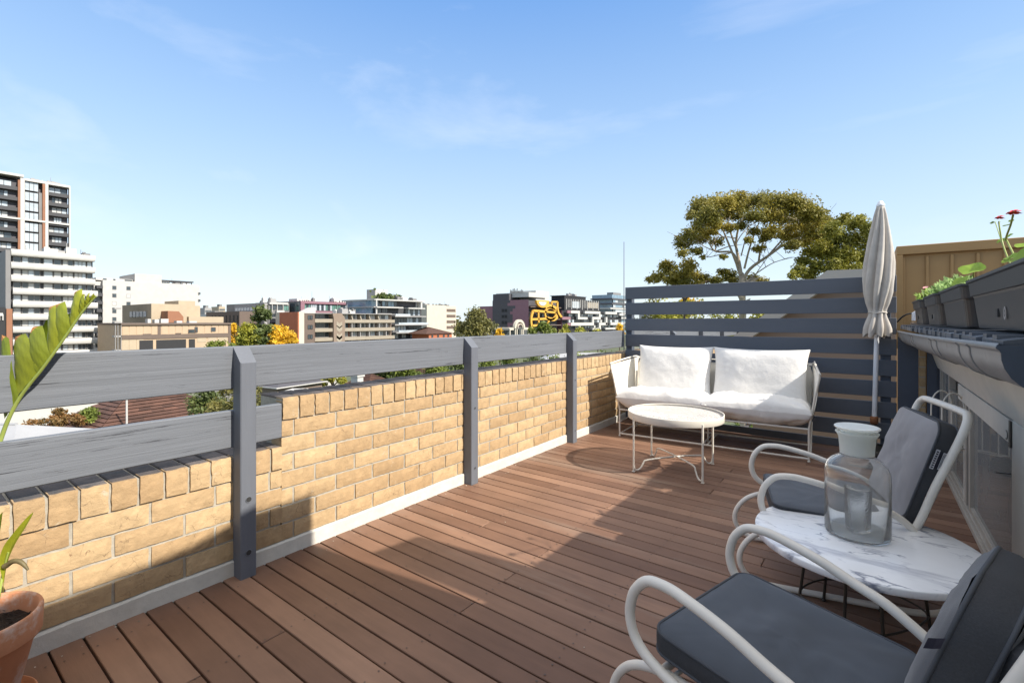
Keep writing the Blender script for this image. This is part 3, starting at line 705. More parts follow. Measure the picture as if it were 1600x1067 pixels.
# ---------------------------------------------------------------- sofa: local x left->right, y toward the screen
SF = empty('outdoor_sofa', (-1.215, 4.56, 0), 'cream metal two-seat outdoor sofa with fat white cushions in front of the slatted screen', 'sofa', rz=radians(3.6))
hl = .815; P = .0085
rr_ = MB()
rr_.tube([(-hl,0,.028),(hl,0,.028)], P, 8)
rr_.tube([(-hl,0,.272),(hl,0,.272)], P, 8); rr_.tube([(-hl,.52,.24),(hl,.52,.24)], P, 8)
rr_.tube([(-hl,.52,.028),(hl,.52,.028)], P, 8)
for x_ in (-hl, -.02, .02, hl):
    rr_.tube([(x_,0,.272),(x_,.52,.24)], P*.8, 7); rr_.tube([(x_,0,.028),(x_,.52,.028)], P*.8, 7)
for x_ in (-.35,.35): rr_.bbox(x_-.02,x_+.02,.0,.52,.236,.246,.002)
rr_.build('seat_frame', M['white_metal'], SF)
for (x_, y_) in ((-hl,0),(hl,0),(-hl,.52),(hl,.52),(-.02,0.26),(.02,.26)):
    q = MB(); q.tube([(x_,y_,.003),(x_,y_,.272 if y_ < .5 else .62)], P, 8); q.lathe([(0,.0),(.011,.0),(.011,.012),(.0085,.014)], 10, (x_,y_,0)); q.build('leg', M['white_metal'], SF)
q = MB(); q.tube([(hl+.012,0,.05),(hl+.012,.26,.14),(hl+.012,.52,.24)], P*.7, 6); q.tube([(-hl-.012,0,.14),(-hl-.012,.52,.14)], P*.7, 6); q.build('side_brace', M['white_metal'], SF)
bk = MB(); bk.tube(smooth_path([(-hl+.02,.52,.24),(-hl-.01,.60,.60),(-hl+.02,.625,.74),(-hl+.1,.63,.765),(hl-.1,.63,.765),(hl-.02,.625,.74),(hl+.01,.60,.60),(hl-.02,.52,.24)],6), P, 8)
bk.build('back_frame', M['white_metal'], SF)
bs = MB(); bs.add([(-hl,.53,.27),(hl,.53,.27),(hl,.622,.74),(-hl,.622,.74)], [(0,1,2,3)]); bs.add([(-hl,.534,.27),(hl,.534,.27),(hl,.626,.74),(-hl,.626,.74)], [(3,2,1,0)]); bs.build('back_sling', M['sofa_mesh'], SF)
for s in (-1, 1):
    a = [(s*hl,0,.272),(s*(hl+.045),-.03,.55),(s*(hl+.075),-.05,.715),(s*(hl+.07),-.01,.742),(s*(hl+.03),.55,.775),(s*(hl+.005),.62,.75)]
    q = MB(); q.tube(smooth_path(a, 5), P, 8); q.tube([(s*hl,0,.272),(s*hl,.53,.245)], P, 8)
    q.build('arm_frame', M['white_metal'], SF)
    q = MB(); n = 10; vs = []
    for off in (0, .004):
        for i in range(n+1):
            t = i/n
            for j in range(9):
                w = j/8; lo = Vector((s*(hl+.002), t*.53, .275-.03*t)); hi = Vector((s*(hl+.072-.06*t), -.045+t*.66, .725+.04*t))
                p = lo.lerp(hi, w); p.x += s*(.014*sin(pi*w)*(1-.3*t))+off; vs.append(p)
    fs = []; K = (n+1)*9
    for i in range(n):
        for j in range(8): fs.append((i*9+j,(i+1)*9+j,(i+1)*9+j+1,i*9+j+1)); fs.append((K+i*9+j,K+i*9+j+1,K+(i+1)*9+j+1,K+(i+1)*9+j))
    q.add(vs, fs, smooth=True); q.build('arm_sling', M['sofa_mesh'], SF)
for (cx, sd) in ((-.405, 2.2), (.405, 8.4)):
    b = MB(); pillow(b, .87, .68, .225, 44, sd, 5.0, .02, .035, .022, .006); xf(b, Matrix.Translation((cx,.285,.375)) @ Matrix.Rotation(radians(-4), 4, 'X')); b.build('seat_cushion', M['sofa_fabric'], SF)
for (cx, sd, rz_, w) in ((-.385, 4.9, 2, .76), (.40, 12.3, -1.5, .83)):
    b = MB(); pillow(b, w, .575, .20, 44, sd, 3.4, .012, .075, .0055)
    xf(b, Matrix.Translation((cx,.415,.63)) @ Matrix.Rotation(radians(rz_), 4, 'Z') @ Matrix.Rotation(radians(74), 4, 'X')); b.build('back_cushion', M['sofa_fabric'], SF)
q = MB(); q.tube([(hl+.03,.50,.80),(hl+.045,.47,.77),(hl+.05,.47,.70),(hl+.035,.50,.66),(hl+.03,.52,.72),(hl+.03,.50,.80)], .004, 6); q.build('tie_strap', M['sofa_fabric'], SF)
# ---------------------------------------------------------------- round coffee table
CT = empty('coffee_table', (-1.235, 3.787, 0), 'low round cream metal table with perforated tray top in front of the sofa', 'coffee table')
R = .360; zt = .452
b = MB(); b.lathe([(R-.006,zt-.004),(R-.0055,zt),(R,zt),(R+.001,zt-.004),(R+.001,zt-.052),(R-.001,zt-.055),(R-.005,zt-.053),(R-.006,zt-.018)], 96); b.build('tray_rim', M['white_metal'], CT)
b = MB(); b.add([(R*.985*cos(a*pi/36), R*.985*sin(a*pi/36), zt-.018) for a in range(72)], [tuple(range(72))]); b.build('perforated_top', M['perf'], CT)
feet = [(-.221,-.270),(.268,-.226),(.213,.289),(-.259,.214)]
fl_ = [Vector((x_,y_,0)).normalized()*(R-.001) for x_,y_ in feet]
for f in fl_:
    q = MB(); q.tube([(f.x,f.y,.006),(f.x,f.y,zt-.03)], .0078, 8); q.bbox(f.x-.011,f.x+.011,f.y-.011,f.y+.011,.001,.007,.001); q.build('leg', M['white_metal'], CT)
for (i, j, dz) in ((0,2,0),(1,3,.012)):
    A, B = fl_[i], fl_[j]; u = (B-A).normalized(); L = (B-A).length
    pts = [A+Vector((0,0,.05))+u*.004, A+u*.012+Vector((0,0,.018)), A+u*.04+Vector((0,0,.012)), A+u*.065+Vector((0,0,.03)), A+u*.085+Vector((0,0,.062)), A+u*.12+Vector((0,0,.082+dz)), A+u*L*.5+Vector((0,0,.090+dz))]
    pts += [Vector((A.x+B.x-p.x, A.y+B.y-p.y, p.z)) for p in pts[-2::-1]]
    q = MB(); q.tube(smooth_path(pts, 5), .0062, 8); q.build('cross_brace', M['white_metal'], CT)
# ---------------------------------------------------------------- lounge chair (x = forward, y = sitter's left)
def chair(loc, fwd, label, W=.26, rug=0, db=0, dz=0, roll=0, crn=.062):
    E_ = empty('lounge_chair', (loc[0], loc[1], 0), label, 'lounge chair', 'cream tubular lounge chairs at the marble table', rz=atan2(fwd[1], fwd[0]))
    r1 = .0135
    side = ([(-.47-db*.9,.33)] if db else [])+[(-.47-db*.3,.345),(-.43,.385),(-.36,.425),(-.29,.448),(-.20,.479),(-.09,.503),(-.035,.506),(.010,.496),(.046,.458),(.061,.415),(.063,.378),(.050,.338),(.018,.307),(-.03,.288),(-.10,.272),(-.25,.245),(-.44,.215)]
    low = [(-.44,.232),(-.25,.258),(-.10,.268),(-.03,.266),(.030,.252),(.085,.223),(.125,.178),(.145,.128),(.142,.082),(.118,.044),(.072,.020),(0,.0145),(-.15,.0145),(-.32,.0145),(-.48,.0165),(-.56,.034),(-.60,.07),(-.60,.115),(-.565,.16),(-.50,.20),(-.44,.222)]
    for s in (1,-1):
        q = MB(); q.tube(smooth_path([(x_, s*W, z_) for x_, z_ in side], 5), r1, 12); q.build('armrest', M['cream_pipe'], E_)
        q = MB(); q.tube(smooth_path([(x_, s*(W-.0285), z_) for x_, z_ in low], 5), r1*.9, 12); q.build('runner', M['cream_pipe'], E_)
    # back frame: one bent tube
    w2 = W-.028
    bp = [(-.42,.228),(-.455-db*.5,.29),(-.498-db,.385),(-.541-db,.512),(-.587-db,.629),(-.622-db,.72)]
    pts = [(x_, w2, z_) for x_, z_ in bp]+[(-.640-db,w2-.004,.772),(-.650-db,w2-.022,.798),(-.655-db,w2-.06,.808),(-.656-db,0,.810)]
    pts += [(p[0], -p[1], p[2]) for p in pts[-2::-1]]
    q = MB(); q.tube(smooth_path(pts, 5), r1*1.05, 12); q.build('back_frame', M['cream_pipe'], E_)
    q = MB()
    for t in (.18,.36,.54,.72,.9):
        x_ = -.455-db-(.167)*t; z_ = .29+.43*t; q.tube([(x_-.004,w2,z_),(x_-.004,-w2,z_)], .005, 6)
    for t in (0,.25,.5,.75,1): x_ = -.05-.36*t; z_ = .272-.045*t; q.tube([(x_,w2,z_),(x_,-w2,z_)], .006, 6)
    q.tube([(-.02,W-.02,.272),(-.02,-W+.02,.272)], r1*.8, 8)
    q.build('cross_bars', M['cream_pipe'], E_)
    def cushion(nm, L, Wd, H, seed, mtx, top_mat, puff=.016, crn=.045):
        # box cushion: two puffed panels with cord piping and an upright gusset; local x length, y width, z thickness
        def outline(n=14, rad=crn, g=0):
            out = []; hx, hy = L/2+g, Wd/2+g
            for (sx, sy, a0) in ((1,1,0),(-1,1,pi/2),(-1,-1,pi),(1,-1,3*pi/2)):
                for i in range(7):
                    a = a0+pi/2*i/6; out.append((sx*(hx-rad)+rad*cos(a), sy*(hy-rad)+rad*sin(a)))
                nx = {0:(-1,1),1:(-1,-1),2:(1,-1),3:(1,1)}
            full = []
            for i in range(len(out)):
                p, q_ = Vector(out[i]), Vector(out[(i+1)%len(out)]); d = (q_-p).length; m_ = max(1, int(d/.03))
                for k in range(m_): full.append(p.lerp(q_, k/m_))
            return full
        O = outline(); n = len(O); R_ = 14
        body = MB()
        for sd in (1,-1):
            vs = []; fs = []
            for k in range(R_+1):
                f = 1-(1-k/R_)**1.0
                for p in O:
                    x_, y_ = p.x*(1-f*.999), p.y*(1-f*.999); u, v = x_/(L/2), y_/(Wd/2)
                    kk = (max(0,1-abs(u)**3.0)*max(0,1-abs(v)**3.0))**.5
                    e = max(abs(u),abs(v)); an = atan2(v,u)
                    wv = .009*fbm(u*1.7+seed, v*1.7, seed)*kk-.006*abs(noise.noise(Vector((u*4+seed, v*1.5, seed+2))))*kk+.0055*max(0,e-.5)*noise.noise(Vector((cos(an)*8, sin(an)*8, seed)))*(1-e**12)*2
                    vs.append((x_, y_, sd*(H/2+puff*kk+wv)))
            for k in range(R_):
                for i in range(n):
                    q_ = (k*n+i, k*n+(i+1)%n, (k+1)*n+(i+1)%n, (k+1)*n+i); fs.append(q_ if sd > 0 else q_[::-1])
            fs.append(tuple(R_*n+i for i in range(n))[::1 if sd > 0 else -1]); body.add(vs, fs, smooth=True)
        g = MB(); vs = []; fs = []
        for k in range(5):
            z_ = H/2-H*k/4
            for p in O:
                nn = p.normalized(); bl = .004*sin(pi*k/4)+.003*noise.noise(Vector((p.x*12, p.y*12, k+seed))); vs.append((p.x+nn.x*bl, p.y+nn.y*bl, z_))
        for k in range(4):
            for i in range(n): fs.append((k*n+i, (k+1)*n+i, (k+1)*n+(i+1)%n, k*n+(i+1)%n))
        g.add(vs, fs, smooth=True)
        pp = MB()
        for sd in (1,-1): pp.tube([(p.x, p.y, sd*H/2) for p in O], .0042, 7, closed=True)
        for m_ in (body, g, pp): xf(m_, mtx)
        o = body.build(nm, top_mat, E_); g.build('gusset', M['gusset'], o); pp.build('piping', M['piping'], o)
        return o
    m1 = frame_m((-.215,0,.328), (1,0,.055), (0,1,0), (-.055,0,1))
    cushion('seat_cushion', .455, .475, .05, 1.3+rug, m1, M['grey_fabric'], .014)
    up = Vector((-.30,0,.954)).normalized(); nrm = Vector((.954,0,.30)).normalized(); T_ = .062
    c0 = Vector((-.538-(.012 if db else 0),0,(.552 if rug == 0 else .572)+dz))
    m2 = frame_m(c0, up, Vector((0,1,0)) if up.cross(Vector((0,1,0))).dot(nrm) > 0 else Vector((0,-1,0)), nrm) @ Matrix.Rotation(roll, 4, 'Z')
    bc = cushion('back_cushion', .43 if rug == 0 else .44, .45 if rug == 0 else .435, T_, 5.1+rug, m2, M['grey_fabric2'] if rug == 0 else M['grey_fabric'], .028, crn)
    return E_, bc, c0, up, nrm
CHA, bcA, c0, up, nrm = chair((-.382,2.5755), (-.970,-.244), 'cream tube lounge chair with faded grey cushions on the far side of the marble table', .268)
# care label on the near gusset of the far chair
ctr = c0+up*.075+Vector((0,.2315,0)); tg = MB()
def lab(a0, a1, b0, b1, lift, m_): 
    Pq = [ctr+up*a+nrm*b_+Vector((0,lift,0)) for a, b_ in ((a0,b0),(a1,b0),(a1,b1),(a0,b1))]; tg.add(Pq, [(0,1,2,3)], .5, m_); tg.add(Pq, [(3,2,1,0)], .5, m_)
lab(-.035,.035,-.026,-.001,.004,0); lab(-.040,.040,.011,.024,.006,0); lab(-.032,.034,.001,.009,.004,1)
for k in range(8):   # rows of small print
    a = -.036+k*.0092; lab(a, a+.0055, .014, .021, .0068, 1)
for k, (w_) in enumerate((.012,.010,.004,.012,.011)):
    a = -.030+k*.0135; lab(a, a+w_*.8, -.024, -.016, .0048, 1); lab(a+.002, a+w_*.5, -.022, -.018, .0054, 0)
for k in range(3): lab(-.03, .03, -.012+k*.0035, -.0105+k*.0035, .0048, 1)
tg.build('care_label', [M['tagw'], M['tagb']], bcA)
CHB, bcB, c0, up, nrm = chair((-.382,1.4375), (-.963,.271), 'cream tube lounge chair with dark slate cushions nearest the camera', .258, 3, .066, -.085, radians(9)*ROLLS, .085)
q = MB(); bm_ = MB(); bm_.bbox(-.20,.20,-.205,.205,-.085,-.028,.03); xf(bm_, frame_m(c0, up, Vector((0,1,0)), up.cross(Vector((0,1,0))))); 
if up.cross(Vector((0,1,0))).dot(nrm) < 0: bm_ = MB(); bm_.bbox(-.20,.20,-.205,.205,-.085,-.028,.03); xf(bm_, frame_m(c0, up, Vector((0,-1,0)), nrm))
bm_.build('back_pad', M['gusset'], bcB)
for k in (-.1, .06): q.tube(smooth_path([c0+up*k+nrm*-.02+Vector((0,.2,0)), c0+up*(k-.01)-nrm*.06+Vector((0,.19,0)), c0+up*(k-.02)-nrm*.088+Vector((0,.10,0)), c0+up*(k-.02)-nrm*.088+Vector((0,-.1,0))], 4), .006, 6)
q.build('tie_strap', M['gusset'], bcB)
tg = MB(); ctr = c0+up*.125+nrm*.032+Vector((0,.2175,0))
tg.add([ctr, ctr+up*.022, ctr+up*.016+nrm*.008+Vector((0,.004,0)), ctr-up*.006+nrm*.008+Vector((0,.005,0)), ctr-up*.016+nrm*.018+Vector((0,.003,0)), ctr+up*.006+nrm*.018+Vector((0,.002,0))], [(0,1,2,3),(3,2,5,4),(3,2,1,0),(4,5,2,3)], .5, 0)
tg.build('care_label', [M['tagb']], bcB)
# ---------------------------------------------------------------- marble table + jar
TX, TY, TZ, TR = -.0237, 2.22, .35, .358
MT = empty('marble_side_table', (TX, TY, 0), 'round white marble table with thin black legs between the two grey lounge chairs', 'side table')
b = MB(); b.lathe([(0.001,0),(TR-.004,0),(TR-.0008,-.0018),(TR,-.005),(TR,-.021),(TR-.002,-.025),(TR-.006,-.027),(.001,-.027)], 120, (0,0,TZ)); b.build('marble_top', M['marble'], MT)
ft = [(-.207,-.045),(-.052,-.14),(.063,-.168),(.205,.078),(.06,.2),(-.13,.15)]
for f in ft:
    q = MB(); q.tube([(f[0]*.82,f[1]*.82,TZ-.0275),(f[0],f[1],.004)], .0055, 8); q.lathe([(.0,0),(.0085,0),(.0085,.006),(.0055,.009)], 10, (f[0],f[1],.001)); q.build('leg', M['black_metal'], MT)
q = MB()
q.tube(smooth_path([(f[0]*.95,f[1]*.95,.095) for f in ft], 6, True), .004, 6, closed=True)
q.tube(smooth_path([(f[0]*.83,f[1]*.83,TZ-.034) for f in ft], 6, True), .005, 6, closed=True)
q.build('leg_ring', M['black_metal'], MT)
JX, JY, JZ = -.0393, 2.257, TZ+.0005
J = empty('glass_jar', (JX, JY, JZ), 'large clear apothecary jar with a ground glass neck standing on the marble table', 'glass jar')
o_ = [(0,0),(.097,0),(.1035,.004),(.1055,.012),(.1055,.235),(.1035,.252),(.096,.270),(.083,.285),(.066,.296),(.0565,.302),(.0550,.308),(.0565,.335),(.0600,.372),(.0665,.384),(.070,.389),(.0690,.393),(.0640,.393)]
i_ = [(.0595,.386),(.0555,.372),(.0520,.335),(.0505,.308),(.0525,.300),(.062,.292),(.080,.281),(.092,.267),(.0995,.251),(.1015,.235),(.1015,.014),(.096,.008),(0,.0075)]
b = MB(); b.lathe([(max(r_,.0004), z_) for r_, z_ in o_[:11]+[(.0505,.3085)]+i_[4:]], 96); b.build('body', M['jar'], J)
b = MB(); b.lathe([(max(r_,.0004), z_+.0004) for r_, z_ in o_[10:]+i_[:3]+[(.0510,.3095),(.0548,.3085)]], 96); nk = b.build('neck', M['frosted'], J)
b = MB(); b.lathe([(.0004,.4005),(.050,.4005),(.0545,.3985),(.054,.392),(.052,.36),(.0495,.336),(.0475,.336),(.0500,.36),(.0515,.3955),(.0004,.3965)], 96)
b.build('stopper', M['frosted'], J)
b = MB(); b.lathe([(.0004,.4125),(.030,.4120),(.055,.4135),(.070,.4145),(.0735,.4125),(.0735,.4085),(.069,.4045),(.0545,.4012),(.0004,.4012)], 96)
b.build('lid', M['frosted'], J)
b = MB(); h = .168
b.lathe([(.0004,0),(.040,0),(.0425,.004),(.0445,h),(.0435,h+.0012),(.0423,h),(.0400,.014),(.0004,.012)], 64)
tag(b.build('glass_tumbler', M['tumbler'], None, (JX+.003, JY-.002, JZ+.0085)), 'textured clear glass tumbler standing inside the big jar', 'tumbler')
# ---------------------------------------------------------------- arched wire stand behind the far chair
def arch(px0, px1, pyt, pyb, t, q, za, zb__):
    a = at(px0, pyb, t); c = at(px1, pyb, t); m_ = at((px0+px1)/2, pyt, t); zt_ = m_.z
    pts = [Vector((a.x,a.y,za)), Vector((a.x,a.y,zt_-.10))]
    for k in range(1,10):
        an = pi*k/10; w = (1-cos(an))/2; p = a.lerp(c, w); p.z = zt_-.10+.10*sin(an); pts.append(p)
    pts += [Vector((c.x,c.y,zt_-.10)), Vector((c.x,c.y,zb__))]; q.tube(pts, .0042, 7)
q = MB(); arch(1455, 1487, 610, 680, 3.0, q, .37, .37); arch(1472, 1507, 614, 700, 2.95, q, .37, .004)
R4 = [at(1455,650,3.0), at(1487,650,3.0), at(1507,650,2.95), at(1472,650,2.95)]
q.tube([(p.x,p.y,.372) for p in R4], .004, 6, closed=True)
tag(q.build('wire_stand', M['white_metal']), 'thin cream wire stand with two round arches behind the far lounge chair', 'wire stand')
# ---------------------------------------------------------------- furled parasol
UX, UY = ony(1364.5, 700, 5.238).x, 5.238
U = empty('parasol', (UX, UY, 0), 'furled beige canvas parasol on a white pole in front of the slatted screen', 'parasol')
topp = ony(1376, 318, UY); lean = (topp.x-UX)/topp.z
def up_(z): return (lean*z*1.0, 0, z)
zb_ = ony(1364, 652, UY).z
q = MB(); q.tube([up_(zb_-.05), up_(topp.z-.05)], .0185, 14); q.build('pole', M['pole'], U)
q = MB(); q.lathe([(.023,0),(.030,.005),(.030,.06),(.023,.065),(.019,.066)], 16, up_(zb_-.055)); q.build('collar', M['rust'], U)
q = MB(); q.lathe([(.0005,.0),(.20,.0),(.20,.05),(.17,.07),(.05,.085),(.026,.10),(.024,.0+zb_-.056),(.0005,zb_-.056)], 32); q.build('base', M['black_metal'], U)
zc0 = ony(1368, 517, UY).z; zc1 = topp.z-.015
cb = MB(); n = 96; m_ = 46; vs = []
ribs = 8
for i in range(m_+1):
    t = i/m_; z_ = zc0+(zc1-zc0)*t
    # outline radius read along the folded canopy
    key = [(0,.105),(.035,.112),(.06,.10),(.10,.076),(.135,.064),(.165,.066),(.22,.085),(.30,.104),(.42,.115),(.55,.112),(.68,.096),(.80,.074),(.92,.050),(.98,.034),(1,.026)]
    for (a, b_) in zip(key, key[1:]):
        if a[0] <= t <= b_[0]: R0 = a[1]+(b_[1]-a[1])*(t-a[0])/(b_[0]-a[0]); break
    tw = .9*(1-t)**1.5
    for k in range(n):
        a = 2*pi*k/n; f = a*ribs/1.0/2
        fold = abs(sin((a+tw)*ribs/2)); fold = fold**.8
        d = (.52+.48*fold) if t < .96 else .95
        if t < .16: d = .50+.50*fold
        if .12 < t < .17: d = .8+.2*fold
        rr = R0*d*(1+.07*noise.noise(Vector((cos(a)*2, sin(a)*2, z_*5))))
        zz = z_-(.055*fold*(1 if t < .02 else max(0,1-t*12)))+(.02*noise.noise(Vector((cos(a)*3,sin(a)*3,1))) if t < .05 else 0)
        c = up_(z_); vs.append((c[0]+rr*cos(a), c[1]+rr*sin(a), zz))
fs = [(i*n+k, i*n+(k+1)%n, (i+1)*n+(k+1)%n, (i+1)*n+k) for i in range(m_) for k in range(n)]
cb.add(vs, fs, smooth=True); cn = cb.build('canopy', M['umbrella'], U)
q = MB(); c = up_(zc0+(zc1-zc0)*.145); q.tube([(c[0]+.062*cos(a*pi/12), c[1]+.062*sin(a*pi/12), c[2]+.004*sin(a)) for a in range(24)], .007, 6, closed=True); q.build('tie', M['umbrella'], cn)
q = MB(); c = up_(zc1-.01); q.lathe([(.030,0),(.032,.012),(.026,.018),(.020,.036),(.012,.045),(.0005,.046)], 20, c); q.build('finial', M['pole'], U)
# ---------------------------------------------------------------- mast beyond the screen
a = at(975, 378, 5.9)
tag(MB().tube([(a.x,a.y,.2),(a.x,a.y,a.z)], [.008,.004], 8).build('thin_mast', M['c_grey']), 'thin grey mast standing at the left end of the slatted screen', 'mast')
# ---------------------------------------------------------------- terracotta pot with strelitzia
PZ, PR = .30, .1525
PX, PY = -2.0906, .1538
PT = empty('terracotta_pot', (PX, PY, .022), 'weathered terracotta pot with dark soil at the lower left against the brick wall', 'plant pot')
b = MB(); H_ = PZ-.022
b.lathe([(.0005,0),(PR*.60,0),(PR*.62,.004),(PR*.90,H_*.70),(PR*.91,H_*.705),(PR*.985,H_*.72),(PR*1.0,H_*.74),(PR*1.015,H_*.97),(PR*1.0,H_*.995),(PR*.975,H_),(PR*.94,H_*.985),(PR*.91,H_*.90),(PR*.86,H_*.7),(PR*.85,H_*.6)], 72, wob=.012); b.build('pot', M['terracotta'], PT)
s = MB(); nr = 14; vs = [(0,0,H_*.80)]; fs = []
for i in range(1,nr+1):
    for k in range(48):
        a = 2*pi*k/48; r_ = PR*.90*i/nr; vs.append((r_*cos(a), r_*sin(a), H_*.80+.012*noise.noise(Vector((r_*cos(a)*40, r_*sin(a)*40, 0)))+.008*noise.noise(Vector((r_*cos(a)*110, r_*sin(a)*110, 4)))))
fs = [(0,1+k,1+(k+1)%48) for k in range(48)]+[(1+(i-1)*48+k, 1+i*48+k, 1+i*48+(k+1)%48, 1+(i-1)*48+(k+1)%48) for i in range(1,nr) for k in range(48)]
s.add(vs, fs, smooth=True)
rp = random.Random(9)
for i in range(260):
    a = rp.uniform(0,2*pi); r_ = PR*.86*sqrt(rp.random()); z_ = H_*.80+.008; sz = rp.uniform(.002,.006)
    c = Vector((r_*cos(a), r_*sin(a), z_)); d = Vector((rp.uniform(-1,1),rp.uniform(-1,1),rp.uniform(-.2,.6))).normalized()*sz*1.8; e_ = d.orthogonal().normalized()*sz*.7; f_ = d.cross(e_).normalized()*sz*.5
    s.add([c-d, c+e_, c+d, c-e_, c+f_], [(0,1,4),(1,2,4),(2,3,4),(3,0,4)], rp.random())
s.build('soil', M['soil'], PT)
SS = MB().lathe([(.0005,0),(PR*.80,0),(PR*.90,.018),(PR*.93,.034),(PR*.90,.036),(PR*.86,.020),(.0005,.0195)], 64, (0,0,-.021), wob=.008); SS.build('saucer', M['terracotta'], PT)
ST = empty('bird_of_paradise', (PX, PY, .29), 'young bird-of-paradise plant with a torn yellow-green leaf in the terracotta pot', 'plant'); Ls = Vector(ST.location)
def off(o): o.location = -Ls; return o
t0 = 1.62
rib_px = [(-30,800),(-14,735),(0,690),(13,655),(28,626),(45,602),(64,579),(84,552),(105,522),(124,494),(140,474),(150,463)]
rib = smooth_path([Vector((PX+.01, PY+.02, .30)), Vector((PX-.02, PY+.0, .5))]+[at(px,py,t0-.00*i) for i, (px,py) in enumerate(rib_px)], 5)
q = MB(); rad = [.0085-.0062*(i/(len(rib)-1)) for i in range(len(rib))]; q.tube(rib, rad, 8); off(q.build('stalk', M['stem'], ST))
# torn blade strips: each = (rib start px, rib end px, list of outer-edge points, tip) curling forward
nrmv = Vector((-cA*0+sA, -cA, 0)).normalized()   # roughly toward the viewer side of the plant
def strip(name, A, B, tip, w_tip, curl, tw=0, tint=.6, n=14, m_=10, bow=0):
    # A,B: rib points (px) ; tip: far point (px)
    a0, a1 = at(*A, t0), at(*B, t0); tp = at(*tip, t0); vs = []; b = MB()
    d = (tp-(a0+a1)/2); side = (a1-a0); side_n = side.normalized()
    for i in range(n+1):
        s_ = i/n
        c = (a0+a1)/2+d*s_+side_n*bow*sin(pi*s_)
        w = side.length*(1-s_)+w_tip*s_; w *= (1+.12*sin(pi*s_))
        if s_ > .86: w *= max(.04, (1-s_)/.14)**.7
        for j in range(m_+1):
            u = j/m_-.5; an = u*curl*(.15+.85*s_)
            rad_ = w/max(.05, curl*(.15+.85*s_))
            lx = rad_*sin(an); lz = rad_*(1-cos(an))
            p = c+side_n*lx+nrmv*(-lz+.008*sin(pi*s_)+tw*s_*u*w) 
            p += nrmv*.0012*sin(j*2.2+i*.8)
            vs.append(p)
    W_ = m_+1
    for off_ in (0,):
        fs = [(i*W_+j, i*W_+j+1, (i+1)*W_+j+1, (i+1)*W_+j) for i in range(n) for j in range(m_)]
        b.add(vs, fs, tint, 0, True)
    for k in range(len(b.t)):
        i = k//m_
        if i >= n-1 : b.m[k] = 1
    return off(b.build(name, [M['leaf'], M['leafdry']], ST))
strip('leaf_blade', (6,655),(28,623), (3,524), .06, 1.6, .2, .20)
strip('leaf_blade', (27,618),(64,575), (24,527), .080, 1.0, .2, .62, bow=.004)
strip('leaf_blade', (58,583),(80,555), (51,512), .058, 1.0, -.2, .40)
strip('leaf_blade', (72,567),(97,534), (77,481), .100, 2.2, .2, .75, bow=.006)
strip('leaf_blade', (88,546),(112,512), (88,477), .070, 1.6, .1, .50)
strip('leaf_blade', (106,520),(130,487), (117,457), .070, 1.9, .2, .85)
strip('leaf_blade', (122,497),(136,479), (129,460), .022, 2.0, .2, .70)
strip('leaf_blade', (131,485),(142,471), (138,459), .022, 2.0, .3, .80)
strip('leaf_blade', (138,476),(149,463), (147,459), .012, 2.0, .3, .90)
# far half of the blade, on the other side of the rib, partly hidden
b = MB(); vs = []; pts = [(28,626),(64,579),(105,522),(140,474)]; up2 = [(40,560),(72,500),(104,492),(128,480)]
for i in range(4):
    for j in range(6):
        w = j/5; vs.append(at(pts[i][0]*(1-w)+up2[i][0]*w, pts[i][1]*(1-w)+up2[i][1]*w, t0+.02+.10*w*(1-w)*2+.05*w))
b.add(vs, [(i*6+j,i*6+j+1,(i+1)*6+j+1,(i+1)*6+j) for i in range(3) for j in range(5)], .12, 0, True); off(b.build('leaf_blade', M['leaf'], ST))
# small new leaf near the pot
def smallleaf():
    tq = 1.52; b = MB(); mid = smooth_path([at(5,925,tq), at(9,880,tq), at(20,850,tq), at(36,825,tq), at(52,800,tq)], 5); n_ = len(mid); vs = []
    for i, p in enumerate(mid):
        s_ = i/(n_-1); w = .022*sin(pi*min(1,max(0,(s_-.12)/.88)))**.7+.001
        sd = Vector((cA, sA, 0))*.85+Vector((0,0,.35)); sd.normalize()
        for j in range(7):
            u = j/3-1; vs.append(p+sd*w*u+nrmv*(abs(u)*w*.5))
    b.add(vs, [(i*7+j,i*7+j+1,(i+1)*7+j+1,(i+1)*7+j) for i in range(n_-1) for j in range(6)], .8, 0, True); off(b.build('leaf_blade', M['leaf'], ST))
    q = MB(); q.tube(smooth_path([Vector((PX+.02,PY+.05,.30)), at(3,905,tq), at(9,880,tq), at(14,862,tq)], 5), .004, 6); q.tube(smooth_path([at(8,884,tq), at(22,876,tq), at(34,879,tq), at(44,890,tq)], 4), [.010,.009,.0085,.008,.008,.0075,.007,.007,.0065,.006,.005,.004,.003][:13], 7, mat=1); off(q.build('bud_stalk', [M['stem'], M['bud']], ST))
    b = MB()
    for (A, B_, c_) in (((-25,905),(4,800),0),((-30,870),(0,840),1)):
        p0, p1 = at(*A, tq+.05), at(*B_, tq+.05)
        vs = []
        for i in range(9):
            s_ = i/8; p = p0.lerp(p1, s_); w = .028*sin(pi*s_)+.001
            for u in (-1,-.5,0,.5,1): vs.append(p+Vector((cA,sA,0))*w*u+nrmv*abs(u)*w*.6)
        b.add(vs, [(i*5+j,i*5+j+1,(i+1)*5+j+1,(i+1)*5+j) for i in range(8) for j in range(4)], .2, 0, True)
    off(b.build('leaf_blade', M['leaf'], ST))
smallleaf()
